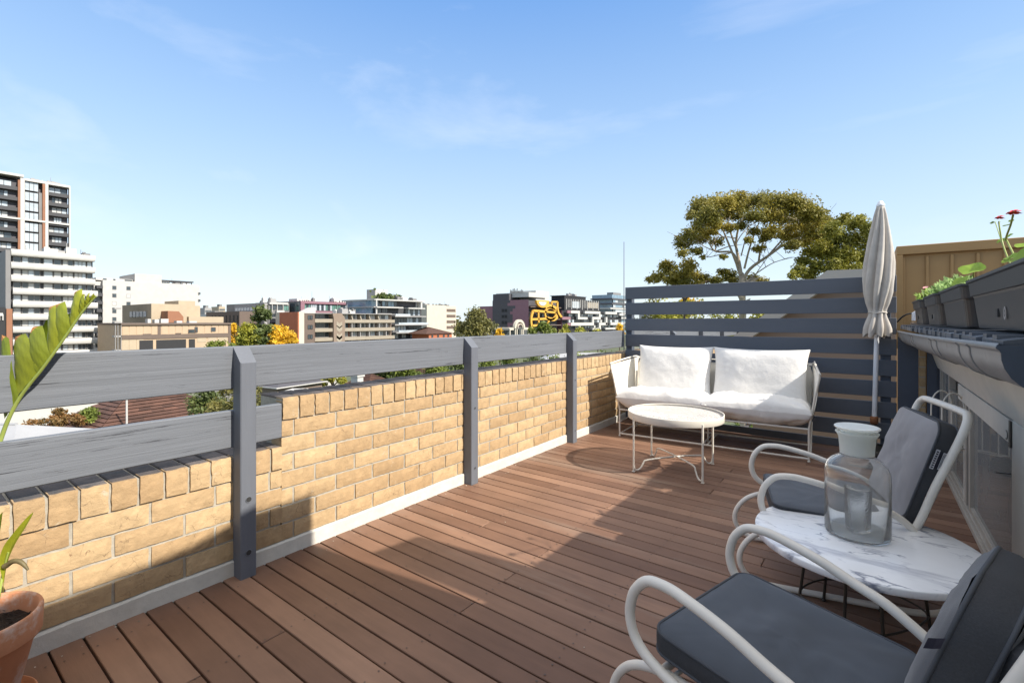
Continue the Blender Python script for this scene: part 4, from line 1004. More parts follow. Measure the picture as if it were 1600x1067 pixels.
# ================================================================== CITY
class Bld:
    def __init__(s, name, label, c, pref, depth=14, cat='building', group=None):
        s.c = c; s.pref = pref; y_ = onx(pref, 501, c).y
        s.e = empty(name, (c-depth/2, y_, GROUND), label, cat, group); s.o = Vector(s.e.location); s.d = depth; s.n = 0
    def Y(s, px): return onx(px, 501, s.c).y
    def Z(s, py, px=None): return onx(px if px is not None else s.pref, py, s.c).z
    def part(s, nm, bm, m, par=None, label=None, kind=None):
        o = bm.build(nm, m, par or s.e); o.location = (0,0,0) if par else -s.o
        if label: o['label'] = label
        if kind: o['kind'] = kind
        return o
    def B(s, nm, m, px0, px1, z0, z1, x0=None, x1=0, par=None, q=None, tint=.5, mi=0):
        # box on the street face; x offsets measured out (+) from the face plane
        own = q is None; q = q or MB()
        q.box(s.c+(x0 if x0 is not None else -s.d), s.c+x1, s.Y(px0), s.Y(px1), z0, z1, tint, mi)
        return s.part(nm, q, m, par) if own else q
    def window(s, px0, px1, z0, z1, n=1, m='c_glassdark', fm='c_dkgrey', x=0.0, fw=.08, rr=None, mixm=None):
        s.n += 1
        y0, y1 = s.Y(px0), s.Y(px1); f = MB(); 
        f.box(s.c+x, s.c+x+.08, y0, y1, z0, z0+fw); f.box(s.c+x, s.c+x+.08, y0, y1, z1-fw, z1)
        for i in range(n+1):
            yy = y0+(y1-y0)*i/n; f.box(s.c+x, s.c+x+.08, yy-fw/2, yy+fw/2, z0+fw, z1-fw)
        fo = s.part('window', f, M[fm]); p = MB(); ms = [M[m]]+([M[k] for k in mixm] if mixm else [])
        for i in range(n):
            ya = y0+(y1-y0)*i/n+fw/2; yb = y0+(y1-y0)*(i+1)/n-fw/2
            p.box(s.c+x+.01, s.c+x+.04, ya, yb, z0+fw, z1-fw, rc.random(), rc.randrange(len(ms)))
        o = p.build('pane', ms, fo); return fo
rc = random.Random(31)
# 1 tall dark tower with white grid, far left -------------------------
T = Bld('dark_tower', 'tall dark apartment tower with white frame grid at the far left', -222, 60, 26)
zt = 48.0; fl = 3.37
T.B('wall', M['c_slate'], -60, 107, GROUND, zt-.9, -26, -1.6)
for (a, b_, zz) in ((-60,37,zt+.9),(38.6,109,zt-.1)):
    T.B('roof_edge', M['c_white'], a, b_, zz-.75, zz, -26, .5)
for (a, b_) in ((31.5,38.3),(70.3,75.2),(107.6,109.6)):
    T.B('white_pier', M['c_white'], a, b_, GROUND, zt-.2, -1.2, .52)
for (a, b_) in ((27.8,31.3),(66.2,70.1)): T.B('copper_fin', M['c_orange'], a, b_, GROUND, zt-.95, -1.2, .4)
T.B('white_band', M['c_white'], -60, 109, zt-4*fl-.45, zt-4*fl+.15, -1.1, .56)
for (a, b_, kind) in ((-20,27.5,0),(39,60,1),(76,107,2)):
    for k in range(15):
        z0 = zt-.9-fl*(k+1)+.1
        if k == 4: pass
        if kind == 1:
            T.window(a, b_, z0+.3, z0+fl-.1, 3, 'c_glasslight', 'c_dkgrey', -.3, .12)
        else:
            q = MB(); q.box(T.c-1.55, T.c+.1, T.Y(a), T.Y(b_), z0-.25, z0+.9); T.part('balcony', q, M['c_dkgrey'])
            s0 = a+(b_-a)*rc.choice((.05,.2,.3)); T.window(s0, a+(b_-a)*rc.choice((.7,.82,.95)), z0+.95, z0+fl-.5, 3, 'c_glasslight', 'c_dkgrey', -1.5, .14, mixm=['c_blind','c_glassdark'])
    if kind == 1: T.B('stair_strip', M['c_grey'], 61, 66, GROUND, zt-4, -1.3, -.2)
# 2 white curved-balcony block ---------------------------------------
W = Bld('white_balcony_block', 'mid-rise block with curved white balcony bands in front of the dark tower', -160, 17, 12)
W.B('wall', M['c_dkgrey'], 9, 147, GROUND, 17.0, -12, -1.4)
W.B('rear_core', M['c_grey'], 8.5, 16.5, GROUND+2, 17.6, -12, .2)
for k in range(10):
    z1 = 17.9-3.02*k; a, b_ = (17.3,148.5) if k < 3 else (20,152.5)
    q = MB(); y0, y1 = W.Y(a), W.Y(b_); n = 6
    prof = [(-1.5,z1-1.5),(-.1,z1-1.5)]+[(.35*cos((j/n-.5)*pi*.9), z1-.75+.75*sin((j/n-.5)*pi)) for j in range(n+1)]+[(-.1,z1),(-1.5,z1)]
    q.prism([(W.c+u, v) for u, v in prof], 1, y0, y1); W.part('balcony_band', q, M['c_white'])
    if k == 9: break
    for (p0, p1, n_) in ((22,34,1),(36,64,3),(70,84,1),(86,97,1),(100,116,2),(118,136,3),(138,145,1)):
        W.window(p0, p1, z1-3.0, z1-1.55, n_, 'c_glassdark', 'c_grey', -1.3, .12, mixm=['c_blind','c_glasslight','c_glassdark'])
# 2b orange pier and black sign block ---------------------------------
P_ = Bld('copper_pier_block', 'low black block with an orange-brown pier and a white letter sign at the left edge', -150, 10, 6)
P_.B('wall', M['c_black'], -60, 9, GROUND, P_.Z(480), -6, 0)
P_.B('pier', M['c_orange'], 9.6, 19, GROUND, P_.Z(482.5), -6, .4)
q = MB(); z0, z1 = P_.Z(500.5), P_.Z(489); yA, yB = P_.Y(-1.8), P_.Y(5.2); w_ = (yB-yA)*.24
q.box(P_.c+.05, P_.c+.25, yA, yA+w_, z0, z1); q.box(P_.c+.05, P_.c+.25, yB-w_, yB, z0, z1-.3); q.box(P_.c+.05, P_.c+.26, yA+w_, yB-w_*.5, z1-.65, z1-.02)
P_.part('sign_letter', q, M['c_white'])
T2 = Bld('green_glass_block', 'dark green glazed block at the left edge behind the white balconies', -190, 3, 10)
T2.B('wall', M['c_dkgrey'], -60, 11, GROUND, T2.Z(396), -10, 0)
for k in range(9): T2.B('balcony', M['c_midgrey'], -40, 9, T2.Z(404)-3.1*k-1.0, T2.Z(404)-3.1*k, -.2, .8)
for k in range(6): T2.window(-20, 8, T2.Z(404)-3.1*k-2.8, T2.Z(404)-3.1*k-1.2, 4, 'c_glassgreen', 'c_dkgrey', .05)
# 3 white rendered block ----------------------------------------------
V = Bld('white_rendered_block', 'broad white rendered block with two columns of small square windows', -226, 160, 24)
zt = V.Z(437.5, 160)
V.B('wall', M['c_offwhite'], 160.5, 309, GROUND, zt, -24, 0)
V.B('rear_wall', M['c_white'], 149, 160, GROUND, zt-.5, -24, -2)
V.B('parapet', M['c_offwhite'], 152, 210, zt+.02, zt+.9, -14, -2)
V.B('lift_core', M['c_offwhite'], 211, 253, zt+.01, V.Z(427.5, 211), -20, -.3)
V.B('pergola', M['c_dkgrey'], 253.5, 304, zt+.9, zt+1.4, -6, -1)
for p in (257,266,275,284,293,301): V.B('pergola_post', M['c_dkgrey'], p, p+.8, zt, zt+.88, -1.8, -1.3)
V.window(254, 265, zt+.02, zt+.8, 3, 'c_glassdark', 'c_midgrey', -1.2)
for (a, b_) in ((163,169),(179,183),(197,209)): V.window(a, b_, zt-.0+.1, zt+.8, 1, 'c_glassdark', 'c_white', -1.9, .06)
V.B('east_bay', M['c_offwhite'], 309.3, 312.5, GROUND, V.Z(446, 310), -20, -.6)
for py in (459, 470): V.window(310.6, 313.8, V.Z(py+1.5,310), V.Z(py-2.5,310), 1, 'c_glassdark', 'c_grey', -.5, .2)
for px in (175.3, 197.4):
    for k, py in enumerate((449.5,461.7,474,486.3,498.5)):
        V.window(px, px+6.6, V.Z(py+3.4,178), V.Z(py-3.2,178), 1, 'c_glassdark' if (k+int(px)) % 3 else 'c_blind', 'c_midgrey', -.02, .12, mixm=None)
for k in range(8): 
    V.B('balcony', M['c_dkgrey'], 150.5, 160.2, V.Z(446,155)-2.9*k-1.1, V.Z(446,155)-2.9*k, -2, .6)
    V.window(151, 159, V.Z(446,155)-2.9*k-2.6, V.Z(446,155)-2.9*k-1.2, 2, 'c_glassdark', 'c_white', -1.95, .1)
# 4 beige office building ----------------------------------------------
O_ = Bld('beige_office', 'long two-tone beige office building with brown bands and dark openings', -138, 190, 20)
zr = O_.Z(506, 190); z_ = lambda py: O_.Z(py, 270)
O_.B('wall', M['c_tan'], 189.6, 359, GROUND, zr-.3, -20, 0)
O_.B('roof_edge', M['c_brown'], 188.5, 360.5, zr-.28, zr+.15, -20.3, .5)
O_.B('brown_band', M['c_brown'], 190, 360, z_(528.5), z_(522.3), -.5, .18)
O_.B('end_pier', M['c_brown'], 356.5, 360.3, GROUND, zr-.3, -20.1, .17)
O_.B('mid_pier', M['c_brown'], 246, 251, z_(522.2), zr-.3, -.3, .12)
x_ = [190,201,212.5,223.5,236]+[252,263,273.5,284,294.5]+[306,319,330,341,349]
for i, a in enumerate(x_):
    b_ = (x_+[357])[i+1] if i+1 < len(x_) else 356; b_ = min(b_, a+11.5)
    q = MB(); q.box(O_.c, O_.c+.07, O_.Y(a)+.12, O_.Y(b_)-.12, z_(522.1), z_(508.6)); O_.part('panel', q, M['c_tan'])
for a in (190,201.5,213): O_.B('panel', M['c_beige'], a+.3, a+11, z_(544), z_(529), 0, .07)
for (a, b_) in ((217.5,239),(244,290.5),(295,304.5)):
    O_.B('opening', M['c_black'], a, b_, z_(546), z_(530.5), -.3, .09)
for (a, b_, p0, p1) in ((294,305.5,521,515),(304,308.5,520,511),(329.5,336.5,519,512),(223,236,522.2,520.8),(274,283,521.8,520.4)):
    O_.window(a, b_, z_(p0), z_(p1), 1, 'c_glassdark', 'c_brown', .1, .1)
for (a, b_) in ((308,322),(325,338),(340,355)): O_.B('lower_panel', M['c_beige'], a, b_, z_(536), z_(529), 0, .07)
q = MB(); 
for k in range(4): q.box(O_.c-1.5, O_.c+.5, O_.Y(178), O_.Y(188.6), z_(545)+k*3.2, z_(545)+k*3.2+.35)
for p in (179,183,188): q.box(O_.c+.2, O_.c+.5, O_.Y(p), O_.Y(p+.8), GROUND, zr-.3)
O_.part('escape_stair', q, M['c_midgrey'])
for (a, b_, t_) in ((244,249,499.5),(255,262,500.3),(265,277,499.3),(290,299,502.5),(310,322,503)): 
    q = MB(); q.box(O_.c-8, O_.c-6, O_.Y(a), O_.Y(b_), zr+.15, z_(t_)+.2); O_.part('rooftop_unit', q, M['c_white'])
U_ = Bld('beige_upper_block', 'pale beige stepped block rising behind the two-tone office building', -156, 236, 14)
zz = lambda py: U_.Z(py, 240)
U_.B('wall', M['c_beige'], 236.5, 292, GROUND, zz(474.5), -26, 0)
U_.B('stair_tower', M['c_beige'], 281, 307, GROUND, zz(468.5), -12, -1)
U_.B('side_wing', M['c_beige'], 307.4, 316, GROUND, zz(476), -12, -1.5)
U_.B('low_wing', M['c_beige'], 293, 347, GROUND, zz(494.5), -10, 1)
q = MB(); ys = U_.Y(236.5)-.05
for k in range(5): q.box(U_.c-4-3.0*k, U_.c-6.2-3.0*k, ys-.12, ys, zz(495), zz(486))
U_.part('side_window', q, M['c_glasslight'])
q = MB(); y0, y1 = U_.Y(252), U_.Y(276); q.prism([(y0, zz(504)),(y1, zz(504)),(y1, zz(495)),(y1-(y1-y0)*.3, zz(486.5)),(y0, zz(486))], 0, U_.c, U_.c+5); U_.part('plant_room', q, M['c_orange'])
# distant towers
for (a, b_, py, m_, X_, lb) in ((320,331,481,'c_midgrey',-820,'small grey block on the horizon, left of the pair beyond the beige office'),(342,352,479,'c_beige',-860,'slim beige tower on the horizon, right of the pair beyond the beige office'),(328,362,491,'c_offwhite',-640,'wide low white block on the horizon beyond the beige office'),(255,262,497,'c_white',-640,None)):
    if not lb: continue
    D = Bld('distant_block', lb, X_, a, 30); D.B('wall', M[m_], a, b_, GROUND, D.Z(py), -30, 0); D.B('roof_plant', M['c_grey'], a+(b_-a)*.3, a+(b_-a)*.7, D.Z(py)+.01, D.Z(py)+4, -15, -5)
    for k in range(4):
        D.window(a+.8, b_-.8, D.Z(py)-7-6.5*k, D.Z(py)-3.5-6.5*k, 4, 'c_glassdark', 'c_grey', .02, .5)
# 5 brown and grey complex ----------------------------------------------
K = Bld('brown_complex', 'dark brown and grey office complex behind the yellow tree', -170, 420, 30)
z_ = lambda py: K.Z(py, 425)
K.B('wall', M['c_grey'], 419.5, 452, GROUND, z_(473), -34, 0)
K.B('white_canopy', M['c_white'], 420, 449, z_(475.5), z_(472.5), -10, .6)
for k, p in enumerate((424,432,441)): K.B('column', M['c_white'], p, p+.8, z_(487), z_(475.6), .1, .5)
K.B('white_balcony', M['c_white'], 430, 442, z_(489), z_(485), 0, 1.2)
for (a, b_, p0, p1, m_) in ((422,431,484,477,'c_glassdark'),(433,441,484,477,'c_glassdark'),(443,451,485,477,'c_glassgreen'),(424,431,495,490,'c_glassdark'),(432,441,497,490,'c_glassdark'),(443,451,497,489,'c_glassgreen')):
    K.window(a, b_, z_(p0), z_(p1), 2, m_, 'c_dkgrey', .03, .12)
K.B('slate_roof', M['c_slate'], 422, 460, z_(504), z_(497.5), -3, 4)
K.B('undercroft', M['c_black'], 422, 460, z_(540), z_(504.2), -2, 1.5)
q = MB(); yk = K.Y(419.5); q.box(K.c-24, K.c-.5, yk-1.2, yk-.1, GROUND, z_(473)-.2); K.part('side_wall', q, M['c_midgrey'])
q = MB()
for k in range(9): q.box(K.c-2-2.4*k, K.c-3.9-2.4*k, yk-1.3, yk-1.21, z_(485), z_(480))
K.part('side_window', q, M['c_glasslight'])
q = MB(); q.box(K.c-32, K.c-4, yk-8, yk-1.5, GROUND, z_(487)); K.part('brown_wing', q, M['c_brown'])
q = MB()
for k in range(8): q.box(K.c-5-3*k, K.c-5.7-3*k, yk-8.1, yk-8.01, z_(505), z_(493))
K.part('slot_window', q, M['c_black'])
# 6 pink trimmed roof building ------------------------------------------
R_ = Bld('pink_trim_block', 'glazed top-floor block with a pink frame above the brown apartments', -165, 469, 18)
z_ = lambda py: R_.Z(py, 480)
R_.B('wall', M['c_glassgreen'], 470, 567, GROUND, z_(472), -18, -.8)
R_.B('pink_top', M['c_pink'], 469.3, 568, z_(474.5), z_(470.6), -18.2, .3)
R_.B('pink_sill', M['c_pink'], 469.3, 568, z_(490), z_(485.5), -1, .3)
R_.B('pink_side', M['c_pink'], 469.3, 475.5, z_(485.4), z_(474.6), -1, .29)
for i in range(9): R_.window(476+i*10.1, 476+i*10.1+9.6, z_(485.4), z_(474.7), 3, 'c_glassgreen', 'c_dkgrey', -.3, .12, mixm=['c_glasslight','c_glassgreen','c_glassdark'])
q = MB(); ys = R_.Y(469.3); q.box(R_.c-17, R_.c-.3, ys-.4, ys-.02, GROUND, z_(471.5)); R_.part('side_wall', q, M['c_glassdark'])
for i in range(10): 
    p = rc.choice((475,478,481,484,488,520,524,528,532,540)); 
for p in (474.5,479,482,485,488,521,525,528,531,537,541,545,549): R_.B('roof_vent_or_shadow_block', M['c_brown'], p, p+.7, z_(470.6), z_(468.6), -3, -2.6)
R_.B('plant_screen', M['c_white'], 482, 512, z_(470.5), z_(465.5), -14, -8)
# 7 brown brick apartments ------------------------------------------------
A_ = Bld('brown_apartments', 'brown brick apartment block with beige balconies and a raised middle tower', -137, 467, 14)
z_ = lambda py: A_.Z(py, 520)
A_.B('wall', M['c_brickbrown'], 475.3, 617, GROUND, z_(490.5), -14, -2)
A_.B('cream_pier', M['c_cream'], 467, 475, GROUND, z_(488.3), -14, .1)
q = MB(); ya = A_.Y(467); q.box(A_.c-11, A_.c, ya-.3, ya-.01, GROUND, z_(488.4)); A_.part('side_wall', q, M['c_terr'])
A_.B('brick_bay', M['c_brown'], 475.3, 491.8, GROUND, z_(490.4), -14, 0)
A_.B('roof_edge', M['c_midgrey'], 475.3, 617, z_(490.3), z_(489.3), -13, .1)
for r in range(3):
    for k in range(2): A_.window(481+k*4, 484+k*4, z_(499.5+r*14.4), z_(493+r*14.4), 1, 'c_glassdark', 'c_black', .03, .12)
q = MB(); y0, y1 = A_.Y(519.8), A_.Y(537.2); q.prism([(y0,GROUND),(y1,GROUND),(y1,z_(497)),(y1-1.2,z_(489.2)),(y0-.4,z_(489.6)),(y0,z_(497))], 0, A_.c-2, A_.c+.6); A_.part('stair_tower', q, M['c_brickbrown'])
q = MB(); ym = (y0+y1)/2
for zc in (z_(507), z_(513), z_(525), z_(529)): q.prism([(ym-1,zc+1),(ym,zc+.3),(ym+1,zc+1),(ym+1,zc-.6),(ym,zc-1.3),(ym-1,zc-.6)], 0, A_.c+.6, A_.c+.66)
A_.part('brick_chevron', q, M['c_balc'])
for (a, b_) in ((491.9,519.6),(537.4,616.5)):
    for r in range(4):
        zb2 = z_(503.0+r*14.4 if a < 500 or r else 503.8); 
        q = MB(); q.box(A_.c-1.9, A_.c+.1, A_.Y(a), A_.Y(b_), zb2-.15, zb2+.95 if (a < 500 or r > 0) else zb2+.9); A_.part('balcony', q, M['c_balc'])
        seg = [(a+6,b_-1)] if a < 500 else [(539,549),(554,563),(567,577),(581,591),(595,612)]
        for (s0, s1) in seg:
            if r < 3: A_.window(s0, s1, zb2+1.0, zb2+2.75, 3, 'c_glassdark' if a < 500 else 'c_blind', 'c_grey', -1.9, .12, mixm=['c_glassdark'] if a < 500 else ['c_blind','c_glassdark','c_glasslight'])
        if r and r < 3: A_.B('terracotta_panel', M['c_terr'], (a+.6 if a < 500 else 549.6), (a+5 if a < 500 else 553.4), zb2+1, zb2+2.8, -1.9, -1.7)
for p in (538,551,564.5,578.5,592.5): 
    q = MB(); yp = A_.Y(p); q.prism([(A_.c-1.9,z_(491)),(A_.c-.9,z_(491)),(A_.c+.1,z_(502)),(A_.c-1.9,z_(502))], 1, yp, yp+.3); A_.part('fin', q, M['c_balc'])
for p in (550.5,563.5,577.5,593,604): A_.B('divider', M['c_midgrey'], p, p+1, z_(540), z_(503.4), -1.9, -.3)
q = MB(); y0, y1 = A_.Y(485), A_.Y(504); q.prism([(y0,z_(489.2)),(y1,z_(489.2)),(y1,z_(481)),(y0+3.6,z_(480.4))], 0, A_.c-8, A_.c-4); A_.part('roof_sail', q, M['c_white'])
# 8 stepped glass and dark building ----------------------------------------
S_ = Bld('stepped_glass_block', 'stepped dark glass apartment block with white roof slabs and a white roof room', -139, 594, 22)
z_ = lambda py: S_.Z(py, 625)
S_.B('wall', M['c_dkgrey'], 592.5, 664.5, GROUND, z_(480), -20, -2.2)
S_.B('penthouse', M['c_slate'], 590, 659, z_(479), z_(470.5), -19, -3.4)
S_.B('roof_slab', M['c_white'], 588, 664.5, z_(470.3), z_(468.4), -21, -.4)
S_.B('roof_room', M['c_white'], 606, 624.5, z_(468), z_(452), -12, -7)
q = MB(); ys = S_.Y(606); q.box(S_.c-12, S_.c-7, ys-.3, ys-.02, z_(468), z_(452)); S_.part('roof_room_side', q, M['c_midgrey'])
for (py, a, b_, m_) in ((480.8,588,629,'c_white'),(481.3,637,663,'c_white'),(494.3,616,665,'c_midgrey'),(507.6,616,669.5,'c_midgrey'),(520,618,664,'c_midgrey'),(491,590,611,'c_midgrey')):
    S_.B('floor_slab', M[m_], a, b_, z_(py+.9), z_(py-.9), -2.4, .5)
for (a, b_, p0, p1, n_, m_) in ((592,604,479.5,470.6,3,'c_glassblue'),(606,629,479.5,470.6,5,'c_glassblue'),(592,601,490,482.3,3,'c_glassdark'),(603,611,490,482,3,'c_glassdark'),(639,662,493,482.6,6,'c_glassdark'),(622,664,506.6,496,9,'c_glassdark'),(619,640,518.8,509,5,'c_blind'),(644,664,518.8,509,5,'c_glassdark'),(619,628,529,521.5,2,'c_blind'),(630,640,529,521.5,3,'c_blind'),(647,664,529,521.5,5,'c_glassdark')):
    S_.window(a, b_, z_(p0), z_(p1), n_, m_, 'c_dkgrey', -2.15 if p1 > 471 else -3.3, .12, mixm=['c_glasslight','c_glassdark',m_])
for (py, a, b_) in ((492,617,640),(505.5,622,668),(517.5,622,664)): S_.B('balustrade', M['c_glasslight'], a, b_, z_(py+1.4), z_(py-1.4), .4, .46)
S_.B('white_post', M['c_white'], 588.5, 590, z_(492), z_(470), -.6, -.2); S_.B('end_pier', M['c_white'], 659.3, 661.5, z_(481), z_(470), -3, -.6)
q = MB(); ys = S_.Y(588); 
q.box(S_.c-20, S_.c-.6, ys-.3, ys, z_(470.4), z_(468.6)); S_.part('side_roof', q, M['c_white'])
q = MB(); q.box(S_.c-18, S_.c-3, ys+.1, ys+1, GROUND, z_(470.5)); S_.part('side_wall', q, M['c_glassblue'])
q = MB()
for py in (480.5,491.5): q.box(S_.c-18, S_.c-.4, ys-.8, ys+.1, z_(py+.8), z_(py-.8))
S_.part('side_slab', q, M['c_midgrey'])
for (px, py, r_) in ((594,464.5,2.6),(599,465.5,1.8),(609,464,1.4),(622,464,1.2)):
    c = onx(px, py, S_.c-6); q = MB()
    for i in range(60):
        d = Vector((rc.gauss(0,1),rc.gauss(0,1),rc.gauss(0,.7)))*r_*.5; n1 = Vector((rc.uniform(-1,1),rc.uniform(-1,1),rc.uniform(-1,1))).normalized(); u = n1.orthogonal()*.5; v = n1.cross(u)
        q.add([c+d-u, c+d-v, c+d+u, c+d+v], [(0,1,2,3)], rc.random())
    S_.part('roof_planting', q, M['l_dark'])
# 9 cream block and small brick house ---------------------------------------
Q_ = Bld('cream_block', 'plain cream block with three dark car-park slots to the right of the stepped glass block', -172, 668, 16)
z_ = lambda py: Q_.Z(py, 690)
Q_.B('wall', M['c_cream'], 667, 697.5, GROUND, z_(477), -16, 0)
Q_.B('parking_wing', M['c_cream'], 697.6, 713, GROUND, z_(477.8), -16, -.2)
for r in range(4): Q_.B('slot', M['c_brown'], 698.2, 712, z_(487+r*9), z_(482.5+r*9), -2, -.12)
for p in (677,684,689,698): Q_.B('roof_vent_or_shadow_block', M['c_grey'], p, p+1.2, z_(477), z_(475), -4, -3)
H_ = Bld('brick_house', 'small orange brick house with a hipped brown roof beside the cream block', -128, 668, 9, 'house')
z_ = lambda py: H_.Z(py, 685)
H_.B('wall', M['c_terr'], 670, 706, GROUND, z_(521.5), -9, 0)
q = MB(); y0, y1 = H_.Y(664), H_.Y(708); x0, x1 = H_.c-9.6, H_.c+.6; ze = z_(521.3); zr2 = z_(511)
q.add([(x0,y0,ze),(x1,y0,ze),(x1,y1,ze),(x0,y1,ze),((x0+x1)/2,y0+6,zr2),((x0+x1)/2,y1-10,zr2)], [(0,3,2,1),(0,1,4),(1,2,5,4),(2,3,5),(3,0,4,5)], .3); H_.part('roof', q, M['rooftile'])
for p in (674,683,692,699): H_.window(p, p+2.6, z_(527), z_(523), 1, 'c_glassdark', 'c_brown', .03, .1)
# 10 dark and yellow cellular building ----------------------------------------
Y_ = Bld('yellow_cell_block', 'plum and charcoal block with swooping bright yellow balcony frames', -140, 832, 24)
z_ = lambda py: Y_.Z(py, 850)
yS = Y_.Y(826)
def chk(q, x0, x1, p0, p1, col):
    nn = 14
    for i in range(nn):
        for j in range(16):
            xa = x0+(x1-x0)*i/nn; xb = x0+(x1-x0)*(i+1)/nn; za = p0+(p1-p0)*j/16; zb = p0+(p1-p0)*(j+1)/16
            q.add([(xa,yS-.02,za),(xb,yS-.02,za),(xb,yS-.02,zb),(xa,yS-.02,zb)], [(0,1,2,3)], .5, (0 if (i/nn)+.25*rc.random() > .62 else 1))
Y_.B('wall', M['c_slate'], 826, 877, GROUND, z_(470), -24, -3)
q = MB(); q.box(Y_.c-24, Y_.c-3, yS-.01, yS+.3, GROUND, z_(469.5)); Y_.part('side_wall', q, M['c_purple'])
q = MB(); chk(q, Y_.c-23.9, Y_.c, GROUND, z_(469.5), 0); Y_.part('side_panels', q, [M['c_pink'], M['c_slate']])
q = MB()
for r in range(3):
    zc = z_(485+r*9.3)
    for xo in (-17.6,-15.6): q.box(Y_.c+xo, Y_.c+xo+1.7, yS-.12, yS-.03, zc-.9, zc+.7)
Y_.part('side_window', q, M['c_black'])
q = MB(); q.box(Y_.c-34, Y_.c-24.1, yS+1, yS+12, GROUND, z_(478)); Y_.part('pink_wing', q, M['c_pink'])
q = MB(); q.box(Y_.c-24, Y_.c-13, yS+.4, yS+10, z_(469.5), z_(459.5)); Y_.part('core', q, M['c_slate'])
q = MB(); q.box(Y_.c-20, Y_.c-3, yS+11, yS+24, z_(469.5), z_(454)); q.box(Y_.c-24, Y_.c-2, yS+3, yS+20, z_(465), z_(458)); Y_.part('roof_room', q, M['c_white'])
q = MB()
for i in range(10): q.box(Y_.c-14+i*.9, Y_.c-13.6+i*.9, yS+2.6, yS+2.9, z_(458), z_(458)+rc.uniform(1,2.4))
Y_.part('roof_vent_or_shadow_block', q, M['c_grey'])
def yb(q, pts, w, dx=0, thick=.5):
    # flat bright ribbon standing on the street face, drawn through facade pixels
    P = [Vector((Y_.c+dx, Y_.Y(a), z_(b_))) for a, b_ in pts]; P = smooth_path(P, 5) if len(P) > 2 else P
    vs = []; 
    for i, p in enumerate(P):
        d = (P[min(i+1,len(P)-1)]-P[max(i-1,0)]).normalized(); n1 = Vector((0, -d.z, d.y))
        for s_, xx in ((-1,0),(1,0),(1,thick+.2),(-1,thick+.2)): vs.append(p+n1*w*.46*s_+Vector((xx,0,0)))
    n_ = len(P); fs = [(i*4+j,(i+1)*4+j,(i+1)*4+(j+1)%4,i*4+(j+1)%4) for i in range(n_-1) for j in range(4)]+[(0,1,2,3),tuple(n_*4-4+j for j in (3,2,1,0))]
    q.add(vs, fs)
q = MB(); C_ = []
P = [(835+20*.5*(1-cos(pi*k/12)), 470+11*sin(pi*k/12)) for k in range(13)]
q.prism([(Y_.Y(a), z_(b_)) for a, b_ in P], 0, Y_.c+.2, Y_.c+1.4); Y_.part('yellow_frame', q, M['c_yellow'])
q = MB(); q.prism([(Y_.Y(838+12*.5*(1-cos(pi*k/10))), z_(472+6*sin(pi*k/10))) for k in range(11)], 0, Y_.c+1.41, Y_.c+1.6); Y_.part('bubble_window', q, M['c_glasslight'])
for pts, w in (([(859+8.5*cos(a), 490+9.5*sin(a)) for a in [i*pi/8 for i in range(17)]], 1.3), ([(832,486),(829,497),(829.5,508),(833,518)], 1.5), ([(832,486),(845,486.5),(852,487.5)], 1.3), ([(830,499),(852,498)], 1.2), ([(830,508.5),(848,508)], 1.2),
               ([(840,487),(841,516)], 1.2), ([(851,480),(858,478),(868,482)], 2.4), ([(861,471),(870,470.6)], 1.0), ([(860.5,471),(862,480)], 1.0), ([(870,470.5),(870,480),(872,489),(877,496)], 1.4), ([(852,497),(864,499),(870,494)], 2.0), ([(853,487),(868,488)], 1.1), ([(857,500),(854,508)], 1.0)):
    q = MB(); yb(q, pts, w); Y_.part('yellow_frame', q, M['c_yellow'])
for (a, b_, p0, p1) in ((832,839,496.5,489),(842,850,497,489),(832,839,507,501),(842,850,507,501),(854,864,496,489),(862,869,479,473),(853,866,506,501)):
    Y_.window(a, b_, z_(p0), z_(p1), 2, 'c_glassdark', 'c_brown', -2.9, .12)
for k in range(4): Y_.B('floor_slab', M['c_brown'], 829, 877, z_(480+9.4*k)-.25, z_(480+9.4*k)+.25, -3, 0)
# 11 black-and-white stepped building ------------------------------------------
N_ = Bld('meander_block', 'black upper floors over white interlocking balcony bands', -139, 882, 20)
z_ = lambda py: N_.Z(py, 915)
N_.B('wall', M['c_black'], 883, 975, GROUND, z_(486), -9, -2)
N_.B('upper_storey', M['c_black'], 889, 922, z_(486), z_(464), -12, -3)
N_.B('upper_wing', M['c_black'], 922.3, 943.5, z_(486), z_(468.5), -16, -3)
for i in range(19):
    p = 891+i*2.75; N_.B('louvre', M['c_white'], p, p+.55, z_(481 if i % 3 else 484), z_(468.5), -2.9, -2.7)
N_.window(901, 912, z_(482), z_(471), 3, 'c_glasslight', 'c_black', -2.95, .15); N_.window(924, 941, z_(481), z_(471), 5, 'c_balc', 'c_black', -2.95, .15)
N_.B('roof_edge', M['c_slate'], 888, 922.5, z_(464), z_(463.2), -12.5, -2.6)
q = MB(); yn = N_.Y(883); q.box(N_.c-9, N_.c-2, yn-.3, yn-.02, GROUND, z_(486)); N_.part('side_wall', q, M['c_purple'])
for (a, b_, p0, p1) in ((891,905,490,486),(913,937,490,486),(945,963,490,486),(967,975,492,488),(902,905,499,490.2),(905.2,917,499,495.5),(924.5,937.5,499,495),(935,937.5,495,490.2),(891,927,508.5,504),(924.5,927,504,499.2),(945.5,948,508,495),(935,948.2,508.5,504.3),(953,975,508.5,504),(935,938,515,508.7),(903,906,515,508.7),(945,962,516,513),(925,936,516,513)):
    N_.B('white_band', M['c_white'], a, b_, z_(p0), z_(p1), -.6, .5)
for (a, b_, p0, p1) in ((886,891,490,486),(878,891,499.5,495.5),(886,891,508.5,504.5)): N_.B('maroon_band', M['c_pink'], a, b_, z_(p0), z_(p1), -.6, .3)
